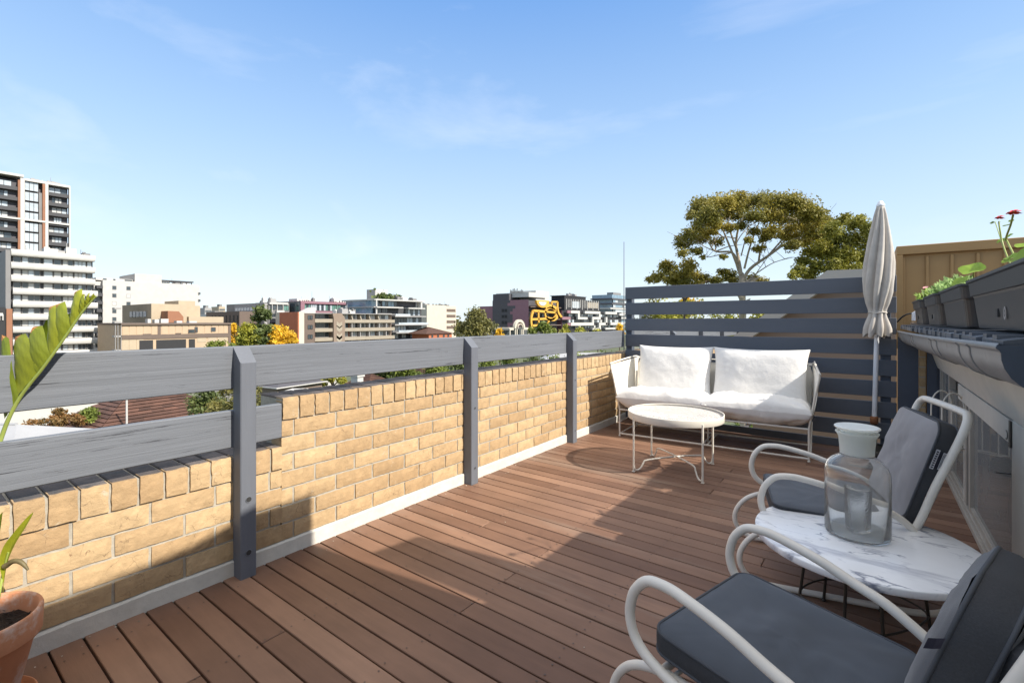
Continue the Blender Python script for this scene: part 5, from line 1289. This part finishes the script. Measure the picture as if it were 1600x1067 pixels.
for r in range(3):
    for i in range(8): N_.window(893+i*9.8, 893+i*9.8+8.4, z_(495+r*9), z_(490.5+r*9), 3, 'c_glassdark', 'c_grey', -1.95, .12, mixm=['c_glasslight','c_glassdark','c_blind'])
G_ = Bld('blue_glass_block', 'pale blue glass topped block with white floors just left of the slatted screen', -175, 957, 20)
z_ = lambda py: G_.Z(py, 965)
G_.B('wall', M['c_glassblue'], 958, 985, GROUND, z_(461), -20, -1)
G_.B('roof_plant', M['c_grey'], 968, 980, z_(461), z_(456), -12, -6)
for k in range(6): G_.B('floor_slab', M['c_slate' if k < 2 else 'c_white'], 955.5-(3 if k > 1 else 0), 990, z_(468+7.4*k)-.3, z_(466.5+7.4*k), -20, .8)
for k in range(4): G_.window(958, 985, z_(473+7.4*k), z_(468.5+7.4*k), 8, 'c_glassblue', 'c_white', .02, .15, mixm=['c_glasslight','c_glassdark'])
def clutter(Bd, zr_, a, b_, n, x0, x1, seed):
    r = random.Random(seed)
    for i in range(n):
        p = r.uniform(a, b_); xo = r.uniform(x0, x1); w_ = r.uniform(.8,2.6); h_ = r.uniform(.5,1.7); q = MB(); y_ = Bd.Y(p)
        q.box(Bd.c+xo, Bd.c+xo+w_, y_, y_+w_, zr_, zr_+h_); q.box(Bd.c+xo+.2, Bd.c+xo+w_*.5, y_+.2, y_+w_*.5, zr_+h_, zr_+h_+.4)
        if i % 2: q.tube([(Bd.c+xo, y_, zr_),(Bd.c+xo, y_, zr_+h_+r.uniform(1,2.5))], .06, 4)
        Bd.part('rooftop_unit', q, M[r.choice(('c_grey','c_midgrey','c_white'))])
clutter(T, 48.0, 42, 104, 6, -14, -3, 1); clutter(W, 17.9, 30, 140, 7, -8, -3, 2); clutter(V, V.Z(437.5,160), 262, 300, 3, -16, -8, 3); clutter(K, K.Z(472.5,425), 422, 450, 5, -12, -2, 4)
clutter(R_, R_.Z(470.6,480), 490, 560, 7, -14, -5, 5); clutter(S_, S_.Z(468.3,625), 628, 660, 6, -12, -3, 6); clutter(Q_, Q_.Z(477,690), 670, 710, 5, -12, -3, 7); clutter(N_, N_.Z(463.2,915), 892, 920, 4, -9, -4, 8); clutter(A_, A_.Z(489.3,520), 540, 610, 8, -12, -3, 9)
# arched pavilion
AR = Bld('arched_pavilion', 'small cream pavilion with a round arch in front of the charcoal block', -104, 800, 8)
z_ = lambda py: AR.Z(py, 810)
q = MB(); y0, y1 = AR.Y(796), AR.Y(825.5); ym = AR.Y(811); 
def arc(r, n=14): return [(ym+r*cos(pi*k/n), z_(513)+r*sin(pi*k/n)) for k in range(n+1)]
ro, ri = (AR.Y(818)-AR.Y(804))*.58, (AR.Y(818)-AR.Y(804))*.42
q.prism(arc(ro)+arc(ri)[::-1], 0, AR.c-.5, AR.c+.5); q.prism(arc(ri*.72)+arc(ri*.60)[::-1], 0, AR.c-.1, AR.c+.7)
q.box(AR.c-8, AR.c, y0, ym-ro*.98, z_(515.5), z_(512)); q.box(AR.c-8, AR.c, ym+ro*.98, y1, z_(515.5), z_(512))
for yy in (y0, ym-ri*1.1, ym-ri*.66, ym+ri*.58, ym+ri, y1-.4): q.box(AR.c-.2, AR.c+.2, yy, yy+.4, GROUND, z_(514))
AR.part('arch_frame', q, M['c_cream']); AR.B('back_wall', M['c_glassdark'], 797, 825, GROUND, z_(514), -8, -4)
LW = Bld('long_low_wall', 'low cream building strip left of the arched pavilion', -110, 785, 8); LW.B('wall', M['c_cream'], 782, 797, GROUND, LW.Z(512), -8, 0); LW.B('wall_right', M['c_cream'], 826, 836, GROUND, LW.Z(516), -8, 0)
# ------------------------------------------------------------------ houses and roofs below
def hip(name, label, px, py, t, w, d, ze, zr, mroof, mwall, rot=0, gable=False, cat='house'):
    c = at(px, py, t); e = empty(name, (c.x, c.y, GROUND), label, cat, None, rot)
    q = MB(); q.box(-w/2, w/2, -d/2, d/2, 0, ze-GROUND); q.build('wall', M[mwall], e)
    q = MB(); o = .5; W_, D_ = w/2+o, d/2+o; z0, z1 = ze-GROUND+.02, zr-GROUND; k = 0 if gable else min(W_, D_)*.95
    if W_ >= D_: r0, r1 = (-W_+k,0,z1), (W_-k,0,z1); fs = [(0,3,2,1),(0,1,5,4),(1,2,5),(2,3,4,5),(3,0,4)]
    else: r0, r1 = (0,-D_+k,z1), (0,D_-k,z1); fs = [(0,3,2,1),(0,1,4),(1,2,5,4),(2,3,5),(3,0,4,5)]
    q.add([(-W_,-D_,z0),(W_,-D_,z0),(W_,D_,z0),(-W_,D_,z0),r0,r1], fs, .4)
    if mroof == 'rooftile':   # courses of tiles as low ridges
        P = [Vector(v) for v in [(-W_,-D_,z0),(W_,-D_,z0),(W_,D_,z0),(-W_,D_,z0),r0,r1]]
        faces = [(P[0],P[1],P[5] if W_ >= D_ else P[4],P[4]),(P[1],P[2],P[5],P[5] if W_ >= D_ else P[4]),(P[2],P[3],P[4] if W_ >= D_ else P[5],P[5]),(P[3],P[0],P[4],P[4] if W_ >= D_ else P[5])]
        for (a, b_, c_, d_) in faces:
            n_ = 14
            nn = (b_-a).cross(d_-a).normalized()
            if nn.z < 0: nn = -nn
            for i in range(n_):
                u0, u1 = i/n_, (i+1)/n_; A0, B0 = a.lerp(d_, u0), b_.lerp(c_, u0); A1, B1 = a.lerp(d_, u1), b_.lerp(c_, u1)
                m_ = max(1, int((B0-A0).length/.9))
                for j in range(m_): q.add([A0.lerp(B0,j/m_)+nn*.09, A0.lerp(B0,(j+1)/m_)+nn*.09, A1.lerp(B1,(j+1)/m_)+nn*.02, A1.lerp(B1,j/m_)+nn*.02], [(0,1,2,3)], rc.random())
    q.build('roof', M[mroof], e)
    q = MB(); rx = (r0[0]+r1[0])/2
    q.tube([r0, r1], .12, 6); q.build('ridge_cap', M[mroof], e)
    q = MB(); q.box(-W_-.12, W_+.12, -D_-.12, -D_, z0-.1, z0+.05); q.box(-W_-.12, W_+.12, D_, D_+.12, z0-.1, z0+.05); q.box(-W_-.12,-W_,-D_,D_,z0-.1,z0+.05); q.box(W_,W_+.12,-D_,D_,z0-.1,z0+.05); q.build('gutter', M['c_white'], e)
    return e
HH = hip('tiled_house', 'house with a hipped terracotta tile roof seen between the two rails', 232, 640, 42, 9, 11, -7.9, -4.8, 'rooftile', 'c_cream', radians(8))
q = MB(); c = at(198, 648, 37); q.tube([(c.x,c.y,c.z-2.6),(c.x,c.y,c.z+1.35)], .07, 8); tag(q.build('vent_pipe', M['c_white']), 'white vent pipe on the terracotta tile roof', 'pipe')
hip('white_roof_house', 'house with a pale metal roof low at the left between the rails', -8, 680, 31, 8.5, 6, -6.75, -5.6, 'metalroof', 'c_white', radians(37))
hip('long_white_building', 'long white flat-roofed building left of the tiled house', 60, 640, 56, 10, 26, -7.9, -7.3, 'metalroof', 'c_white', 0)
hip('grey_roof_house', 'house with a dark corrugated roof seen just above the brick step', 436, 594, 75, 10, 8, -8.6, -6.9, 'c_slate', 'c_brickbrown', radians(10))
hip('white_terrace_house', 'white parapet house right of the dark corrugated roof', 478, 587, 84, 9, 10, -8.0, -7.4, 'c_white', 'c_white', radians(10))
CH = hip('chimney_house', 'red roofed house with a white chimney seen under the top rail', 578, 590, 70, 6, 6, -8.6, -6.6, 'rooftile', 'c_white', radians(5))
q = MB(); q.box(.2,1.6,-3.6,-2.6,2.0,5.3); q.box(.05,1.75,-3.75,-2.45,5.31,5.6)
for k in range(3): q.tube([(.4+k*.45,-3.1,5.6),(.4+k*.45,-3.1,6.1)], .14, 6, mat=1)
q.build('chimney', [M['c_white'], M['c_terr']], CH)
hip('white_shed_house', 'white building with flat roof beyond the hedge under the top rail', 508, 594, 58, 9, 3.5, -7.5, -7.2, 'c_white', 'c_white', radians(37))
hip('red_roof_house', 'small white house with an orange-red roof at the hedge near the middle post', 655, 576, 88, 4.5, 6, -8.4, -7.0, 'rooftile', 'c_white', radians(20))
hip('pale_roof_house', 'pale grey roofed houses just left of the slatted screen below the rail', 925, 552, 120, 26, 9, -8.6, -7.0, 'metalroof', 'c_cream', radians(37))
# neighbour's roof beyond the slatted screen: brown gable wall with a pale verge
NR = empty('neighbour_roof', (2, 10, 0), 'pale grey skillion roof and brown end wall beyond the slatted screen', 'roof'); Ln = Vector(NR.location)
yN = 10.0
def nP(px, py, y_=yN): return ony(px, py, y_)
pl = [nP(1160,523), nP(1294,424.5), nP(1420,419), nP(1420,470), nP(1312,470), nP(1215,540), nP(1150,560)]
q = MB(); q.prism([(p.x, p.z) for p in [nP(1176,526), nP(1308,438), nP(1440,432), nP(1440,760), nP(1176,760)]], 1, yN, yN+3); o = q.build('end_wall', M['c_brickbrown'], NR); o.location = -Ln
q = MB(); q.prism([(p.x, p.z) for p in [nP(1150,525), nP(1294,424.5), nP(1440,419), nP(1440,433), nP(1313,436.5), nP(1180,525)]], 1, yN-.25, yN+3.2); o = q.build('verge', M['c_concrete'], NR); o.location = -Ln
q = MB()
for k in range(16): q.box(1.0+k*.0, 6, yN-.02, yN-.008, .35+k*.11, .355+k*.11)
o = q.build('board_line', M['c_brown'], NR); o.location = -Ln
# ================================================================== TREES
def crown(b, blobs, n, size, seed, flat=.0):
    r = random.Random(seed); tot = sum(q[3]*q[3] for q in blobs)
    for (cx, cy, cz, R, sq) in blobs:
        m_ = max(10, int(n*R*R/tot)); sub = [(Vector((r.gauss(0,1), r.gauss(0,1), r.gauss(0,.8))).normalized()*R*r.uniform(.35,.8), R*r.uniform(.38,.6)) for _ in range(9)]
        shade = r.random()
        for i in range(m_):
            so, sr = sub[i % 9]
            d = Vector((r.gauss(0,1), r.gauss(0,1), r.gauss(0,1))).normalized()*sr*(r.random()**.4)
            p = so+d
            if i % 5 < 2: p = Vector((r.gauss(0,1),r.gauss(0,1),r.gauss(0,1))).normalized()*R*r.uniform(.3,1.25)
            p.z *= sq; c = Vector((cx,cy,cz))+p
            nn = (d.normalized()*.6+Vector((r.uniform(-1,1), r.uniform(-1,1), r.uniform(-.2,1.2)))).normalized(); u = nn.orthogonal().normalized(); a = r.uniform(0,6.28); v = nn.cross(u); e1 = u*cos(a)+v*sin(a); e2 = nn.cross(e1)
            s_ = size*r.uniform(.6,1.35); ti = min(1, max(0, .5*shade+.35*r.random()+.25*(p.z/(R*sq)*.5+.5)*0+.1))
            b.add([c-e1*s_, c-e2*s_*.45, c+e1*s_, c+e2*s_*.5], [(0,1,2,3)], ti)
    return b
def tree(name, label, px, py_top, py_bot, t, half_px, mt, n=1800, leaf=.28, seed=1, group=None, bark='darkbark', nb=9, sq=.85, top_bias=0, cat='tree'):
    top = at(px, py_top, t); bot = at(px, py_bot, t); R = half_px*t/FPX; H = (top.z-bot.z)
    e = empty(name, (top.x, top.y, GROUND), label, cat, group); r = random.Random(seed); bl = []
    cz = (top.z+bot.z)/2-GROUND
    for i in range(nb):
        a = r.uniform(0,6.28); q = r.random()**.6; z_ = r.uniform(-.5,.5); w = sqrt(max(.1, 1-(abs(z_)*1.5)**2))
        rb = min(R,H/2)*r.uniform(.38,.58)
        bl.append((cos(a)*max(0,R-rb)*q*w, sin(a)*max(0,R-rb)*q*w, cz+z_*max(0,H-2*rb*sq), rb, sq))
    bl.append((0,0,cz+H/2-min(R,H/2)*.5*sq, min(R,H/2)*.5, sq))
    bl.append((-cA*R*.62,-sA*R*.62,cz-.12*H, min(R,H/2)*.45, sq)); bl.append((cA*R*.62,sA*R*.62,cz-.05*H, min(R,H/2)*.45, sq))
    crown(MB_ := MB(), bl, n, leaf, seed); MB_.build('crown', M[mt], e)
    q = MB(); tr = max(.12, R*.06); q.tube(smooth_path([(0,0,0),(tr*.6,0,cz*.5),(0,tr*.5,cz)], 3), [tr*1.3]*4+[tr*.8]*3, 7)
    for bb in bl[:5]: q.tube(smooth_path([(0,0,cz-H*.45),(bb[0]*.4,bb[1]*.4,(cz-H*.3)),(bb[0]*.9,bb[1]*.9,bb[2])], 3), [tr*.6]*3+[tr*.4]*2+[tr*.2]*2, 5)
    q.build('trunk', M[bark], e); return e
TR_ = [
 ('autumn_tree','bright yellow autumn tree, largest one in front of the brown complex',432,507,552,110,34,'l_yellow',4200,.42),
 ('autumn_tree','narrow yellow tree at the right end of the beige office building',366,504,540,150,9,'l_yellow',900,.45),
 ('autumn_tree','yellow-green tree low beside the tall dark tree',388,503,548,106,19,'l_lime',1900,.42),
 ('leafy_tree','tall dark green tree standing against the brown complex',408,476,545,108,20,'l_dark',3600,.42),
 ('leafy_tree','dark green bush-like tree at the foot of the brown complex',386,510,550,112,15,'l_dark',1300,.42),
 ('leafy_tree','low green tree in front of the beige office building',345,530,562,95,27,'l_mid',1800,.35),
 ('leafy_tree','big olive green tree to the right of the cream block',742,478,536,128,36,'l_olive',4600,.42),
 ('autumn_tree','small yellow tree beside the big olive green tree',781,513,535,125,9,'l_yellow',700,.36),
 ('leafy_tree','pale green tree in front of the yellow framed block',848,502,534,165,26,'l_mid',2400,.5),
 ('autumn_tree','yellow tree between the pale green tree and the white bands',884,506,534,160,9,'l_lime',700,.45),
 ('leafy_tree','light green tree below the white interlocking bands',906,510,534,160,15,'l_lime',1100,.45),
 ('leafy_tree','low green tree right of the light green one',934,514,534,165,11,'l_lime',700,.45),
 ('autumn_tree','yellow tree just left of the slatted screen',968,505,534,150,9,'l_yellow',900,.4),
 ('leafy_tree','dim green tree on the horizon left of the brown complex',372,492,512,300,11,'l_olive',700,.9),
 ('leafy_tree','olive tree behind the nearest post',378,596,660,33,62,'l_olive',5200,.13),
 ('leafy_tree','dark shrub tree right of the terracotta roof',326,602,662,36,34,'l_dark',2400,.13),
 ('garden_shrub','reddish green shrub left of the terracotta roof',92,636,672,36,40,'l_rust',2600,.11),
 ('garden_shrub','round dark green shrub touching the terracotta roof',143,636,672,38,24,'l_mid',2400,.11),
 ('leafy_tree','yellow-green clump above the white parapet house',520,580,604,80,26,'l_lime',1500,.26),
]
for i, (nm, lb, px, a, b_, t_, hp, mt, n, lf) in enumerate(TR_):
    tree(nm, lb, px, a, b_, t_, hp, mt, n, lf, 40+i, 'trees among the houses' if 'tree' in nm else None)
rt_ = random.Random(77)
hl_ = ['leftmost tree of the green row under the top rail','second tree of the green row, right of the chimney house','third tree of the green row, left of the red roof house','fourth tree of the green row, behind the middle post','fifth tree of the green row, right of the middle post','sixth tree of the green row, midway between the middle and far posts','seventh tree of the green row, left of the far post','eighth tree of the green row, touching the far post','last tree of the green row, beside the pale roofs']
for i, px in enumerate((600,632,684,720,758,796,834,868,905)):
    tree('leafy_tree', hl_[i], px, 556-(i%3)*2-(px-600)*.016, 610, 70+rt_.uniform(-4,6)+i*2.5, 27, 'l_mid' if i % 3 else 'l_dark', 2600, .24, 90+i, 'row of trees under the top rail')
# far tree belt, scattered houses: one mass at the horizon
b = MB(); r = random.Random(5)
for i in range(260):
    t_ = r.uniform(260, 900); px = r.uniform(-200, 1800); c = at(px, 501, t_); R = r.uniform(4,9)
    crown(b, [(c.x,c.y,GROUND+R*.9+(t_*.006),R,.8)], 34, 1.6+t_*.002, i)
tag(b.build('far_tree_belt', M['l_olive']), 'hazy belt of distant green trees along the horizon', 'trees', kind='stuff')
b = MB()
for i in range(170):
    t_ = r.uniform(45, 240); px = r.uniform(300, 1500); c = at(px, 501, t_)
    R = r.uniform(2.0,3.6); crown(b, [(c.x,c.y,GROUND+R*.7,R,.8)], 70, .4, i+500)
tag(b.build('garden_greenery', M['l_mid']), 'low garden greenery spread between the houses below the terrace', 'greenery', kind='stuff')
# trees behind the screen
sb_ = [('leafy_tree','yellow-green tree crown showing through the middle slat gaps of the screen',1080,464,560,36,95,'l_lime',5200,.15),
       ('leafy_tree','yellow tree crown showing under the top slat of the screen',1075,461,500,48,32,'l_yellow',1400,.16),
       ('leafy_tree','olive tree crown at the left end of the slat gaps',1020,463,540,44,28,'l_olive',1700,.16),
       ('leafy_tree','yellow-green tree crown showing through the slat gaps below the gum trunk',1195,470,560,33,60,'l_lime',3200,.15)]
for i, (nm, lb, px, a, b_, t_, hp, mt, n, lf) in enumerate(sb_): tree(nm, lb, px, a, b_, t_, hp, mt, n, lf, 140+i, 'trees beyond the slatted screen')
hip('white_flats', 'white flats glimpsed through the upper left slat gap', 1030, 480, 90, 6, 6, 3.0, 4.2, 'c_white', 'c_white', radians(37))
# eucalyptus --------------------------------------------------------------
tg_ = 27.0
def gp(px, py, dt=0): return at(px, py, tg_+dt)
gb = gp(1160, 501); GT = empty('gum_tree', (gb.x, gb.y, GROUND), 'tall spreading gum tree with pale branches and olive-gold crown above the screen', 'tree'); Lg = Vector(GT.location)
q = MB(); rb = random.Random(3)
limbs = [ ([(1163,900),(1162,600),(1160,500),(1160,446),(1158,428)], .34, .24),
 ([(1160,440),(1152,415),(1144,395),(1118,393),(1108,380)], .17, .05), ([(1158,430),(1154,405),(1150,380),(1156,350),(1168,335)], .17, .05),
 ([(1160,440),(1172,420),(1200,400),(1226,382),(1250,372)], .17, .06), ([(1150,410),(1140,385),(1125,350),(1112,335)], .12, .035), ([(1152,392),(1142,365),(1138,345),(1150,325)], .10, .03),
 ([(1185,412),(1190,385),(1205,358),(1218,330)], .10, .03), ([(1163,420),(1172,385),(1183,355),(1192,335)], .10, .03), ([(1200,400),(1222,375),(1245,352),(1262,335)], .09, .03),
 ([(1170,437),(1185,425),(1210,410),(1240,402)], .07, .02), ([(1140,396),(1125,398),(1105,402),(1088,398)], .06, .02), ([(1132,372),(1115,360),(1100,352),(1085,340)], .07, .02),
 ([(1118,393),(1100,385),(1085,375),(1072,385)], .05, .02), ([(1158,400),(1165,372),(1170,350),(1172,322)], .06, .02), ([(1226,382),(1248,378),(1270,362),(1285,350)], .05, .02),
 ([(1210,392),(1228,372),(1232,345),(1240,322)], .06, .02), ([(1148,385),(1160,365),(1180,348),(1205,342)], .05, .02), ([(1166,440),(1178,432),(1188,418),(1205,395)], .06, .02)]
for pts, r0_, r1_ in limbs:
    dts = [0]+[rb.uniform(-1,1)*1.6*(i/len(pts)) for i in range(1,len(pts))]
    P = smooth_path([gp(a, b_, d) for (a, b_), d in zip(pts, dts)], 4); m_ = len(P); q.tube(P, [(r0_+(r1_-r0_)*i/(m_-1))*.62 for i in range(m_)], 7)
    for k in range(5):
        p = P[rb.randrange(m_//2, m_)]; d = Vector((rb.uniform(-1,1), rb.uniform(-1,1), rb.uniform(.1,1))).normalized()*rb.uniform(.7,1.6); q.tube([p, p+d*.5+Vector((0,0,.1)), p+d], [r1_*.8, r1_*.5, .008], 4)
o = q.build('trunk', M['bark'], GT); o.location = -Lg
b = MB(); rb = random.Random(12)
cl = [(1095,322,17),(1112,318,18),(1130,316,16),(1150,312,14),(1168,318,17),(1190,313,16),(1210,316,17),(1232,318,18),(1252,324,18),(1268,335,17),(1285,345,14),(1085,335,14),(1105,338,16),(1128,336,14),(1150,334,13),(1180,336,15),(1205,335,17),(1228,340,18),(1252,350,20),(1275,360,16),(1290,368,9),
      (1092,355,14),(1078,368,15),(1068,380,12),(1095,372,12),(1110,362,12),(1120,378,9),(1205,360,14),(1235,365,17),(1258,375,16),(1238,385,10),(1180,362,9),(1160,352,9),(1186,388,8),(1170,376,7),(1140,356,9),(1066,395,8),(1086,392,9),(1130,402,5),(1195,372,9),(1270,342,14),(1144,322,14),(1118,350,11),(1098,402,5),(1060,372,6)]
bl = [(*gp(px, py, rb.uniform(-2.4,2.4)), r_*tg_/FPX*rb.uniform(1.0,1.28), .72) for px, py, r_ in cl]
crown(b, bl, 48000, .072, 71)
low = [(1028,432,10),(1045,420,13),(1062,428,13),(1075,415,11),(1085,430,11),(1050,436,12),(1070,438,12),(1100,436,10),(1120,438,9),(1140,430,10),(1150,440,8),(1018,437,8),(1175,437,9),(1190,440,7),(1128,425,6),(1040,412,8),(1088,446,10),(1062,446,12)]
b2 = MB(); bl = [(*gp(px, py, rb.uniform(1,3)), r_*tg_/FPX*rb.uniform(1.2,1.5), .75) for px, py, r_ in low]; crown(b2, bl, 12000, .078, 72)
o = b.build('crown', M['l_gum'], GT); o.location = -Lg
LTt = empty('lower_gum', (*gp(1070, 501, 2).to_2d(), GROUND), 'smaller dark olive tree just over the left half of the screen', 'tree'); o = b2.build('crown', M['l_gum'], LTt); o.location = -Vector(LTt.location)
q = MB()
for (pts) in ([(1072,900),(1070,520),(1066,440)],[(1070,470),(1050,440),(1030,432)],[(1070,470),(1090,445),(1130,436)]): q.tube(smooth_path([gp(a,b_,2) for a,b_ in pts],4), .07, 6)
o = q.build('trunk', M['darkbark'], LTt); o.location = -Vector(LTt.location)
RT = empty('leafy_tree', (*at(1310,501,24).to_2d(), GROUND), 'dense olive-green tree between the gum tree and the furled parasol', 'tree'); b = MB()
cl = [(1300,358,15),(1320,345,14),(1340,350,15),(1358,358,14),(1372,365,12),(1290,375,16),(1312,372,18),(1335,375,18),(1358,380,16),(1272,392,16),(1295,395,18),(1320,398,18),(1345,400,18),(1368,398,14),(1258,408,14),(1280,415,17),(1305,418,17),(1330,420,16),(1355,420,16),(1250,422,12),(1240,430,8),(1265,430,14),(1375,420,14),(1395,415,12),(1322,338,6),(1346,341,7),(1285,385,13)]
bl = [(*at(px, py, 24+rb.uniform(-1.5,1.5)), r_*24/FPX, .85) for px, py, r_ in cl]; crown(b, bl, 28000, .07, 73); o = b.build('crown', M['l_lime'], RT); o.location = -Vector(RT.location); o.data.materials[0] = M['l_rt'] if 'l_rt' in M else leafm('warm_green_foliage', (.11,.13,.018), (.36,.32,.04))
q = MB(); q.tube(smooth_path([at(1310,900,24),at(1312,560,24),at(1318,430,24),at(1325,370,24)],4), .16, 7); o = q.build('trunk', M['darkbark'], RT); o.location = -Vector(RT.location)
# ================================================================== GROUND, SKY, SUN, CAMERA
g = MB(); S2 = 6000; n_ = 8; g.add([(-S2+2*S2*i/n_, -S2+2*S2*j/n_, GROUND) for j in range(n_+1) for i in range(n_+1)], [(j*(n_+1)+i, j*(n_+1)+i+1, (j+1)*(n_+1)+i+1, (j+1)*(n_+1)+i) for j in range(n_) for i in range(n_)])
tag(g.build('ground', mat('ground_cover', (.085,.10,.05), .95, .35, .05, spots=[((.20,.19,.17), .035, .52, .05), ((.06,.06,.06), .02, .6, .03)])), kind='structure')
q = MB(); q.box(-2.56, 3.4, -3, 6.7, GROUND, -.31); tag(q.build('own_building', M['brick']), 'yellow brick building that carries the terrace', 'building')
SUN = Vector((.536,.07,.45)).normalized(); el = math.asin(SUN.z); az = atan2(SUN.x, SUN.y)
w = bpy.data.worlds.new('World'); sc.world = w; w.use_nodes = True; nt = w.node_tree
bg = nt.nodes['Background']; sky = nt.nodes.new('ShaderNodeTexSky'); sky.sky_type = 'NISHITA'; sky.sun_disc = False
sky.sun_elevation = el; sky.sun_rotation = az; sky.altitude = 0; sky.air_density = 1.0; sky.dust_density = .6; sky.ozone_density = 2.2
tc = nt.nodes.new('ShaderNodeTexCoord'); mp = nt.nodes.new('ShaderNodeMapping'); mp.inputs['Rotation'].default_value = (0,.25,.9); mp.inputs['Scale'].default_value = (1.0,3.4,6.5)
nt.links.new(tc.outputs['Generated'], mp.inputs['Vector'])
sx = nt.nodes.new('ShaderNodeSeparateXYZ'); nt.links.new(tc.outputs['Generated'], sx.inputs[0])
cr = nt.nodes.new('ShaderNodeValToRGB'); nt.links.new(sx.outputs['Z'], cr.inputs[0]); el_ = cr.color_ramp.elements
K8 = 1/8.
for i, (p, c) in enumerate(SKYRAMP):
    e_ = el_[i] if i < 2 else el_.new(p)
    e_.position = p; e_.color = (c[0]*K8, c[1]*K8, c[2]*K8, 1)
sc8 = nt.nodes.new('ShaderNodeVectorMath'); sc8.operation = 'SCALE'; sc8.inputs['Scale'].default_value = 8; nt.links.new(cr.outputs[0], sc8.inputs[0])
mx0 = nt.nodes.new('ShaderNodeMix'); mx0.data_type = 'RGBA'; mx0.inputs[0].default_value = .85; nt.links.new(sky.outputs[0], mx0.inputs[6]); nt.links.new(sc8.outputs[0], mx0.inputs[7])
nz = nt.nodes.new('ShaderNodeTexNoise'); nz.inputs['Scale'].default_value = 1.1; nz.inputs['Detail'].default_value = 8; nz.inputs['Roughness'].default_value = .55; nz.inputs['Distortion'].default_value = .35
nt.links.new(mp.outputs[0], nz.inputs['Vector'])
mr = nt.nodes.new('ShaderNodeMapRange'); mr.inputs['From Min'].default_value = .54; mr.inputs['From Max'].default_value = .80; mr.inputs['To Max'].default_value = .28; nt.links.new(nz.outputs['Fac'], mr.inputs[0])
mx = nt.nodes.new('ShaderNodeMix'); mx.data_type = 'RGBA'; nt.links.new(mr.outputs[0], mx.inputs[0]); nt.links.new(mx0.outputs[2], mx.inputs[6]); mx.inputs[7].default_value = (3.6,3.7,3.9,1)
nt.links.new(mx.outputs[2], bg.inputs[0]); bg.inputs[1].default_value = SKY_STR
s = bpy.data.lights.new('sun', 'SUN'); s.energy = SUN_STR; s.angle = radians(.53); s.color = (1,.93,.83)
so = bpy.data.objects.new('sun', s); COL.objects.link(so); so.rotation_euler = SUN.to_track_quat('Z', 'Y').to_euler()
cam = bpy.data.cameras.new('camera'); co = bpy.data.objects.new('camera', cam); COL.objects.link(co); sc.camera = co
cam.sensor_width = 36; cam.lens = FPX/1600*36; cam.shift_y = -(533.5-HY)/1600; cam.clip_start = .02; cam.clip_end = 9000
co.location = (0,0,EYE); co.rotation_euler = (pi/2, 0, YAW)
sc.view_settings.view_transform = 'Standard'; sc.view_settings.look = 'None'; sc.view_settings.exposure = EXPO; sc.view_settings.gamma = 1
sc.cycles.use_denoising = True; sc.cycles.max_bounces = 18; sc.cycles.transparent_max_bounces = 12; sc.cycles.transmission_bounces = 18; sc.cycles.glossy_bounces = 4; sc.cycles.diffuse_bounces = 4
sc.cycles.caustics_refractive = True; sc.cycles.sample_clamp_indirect = 4
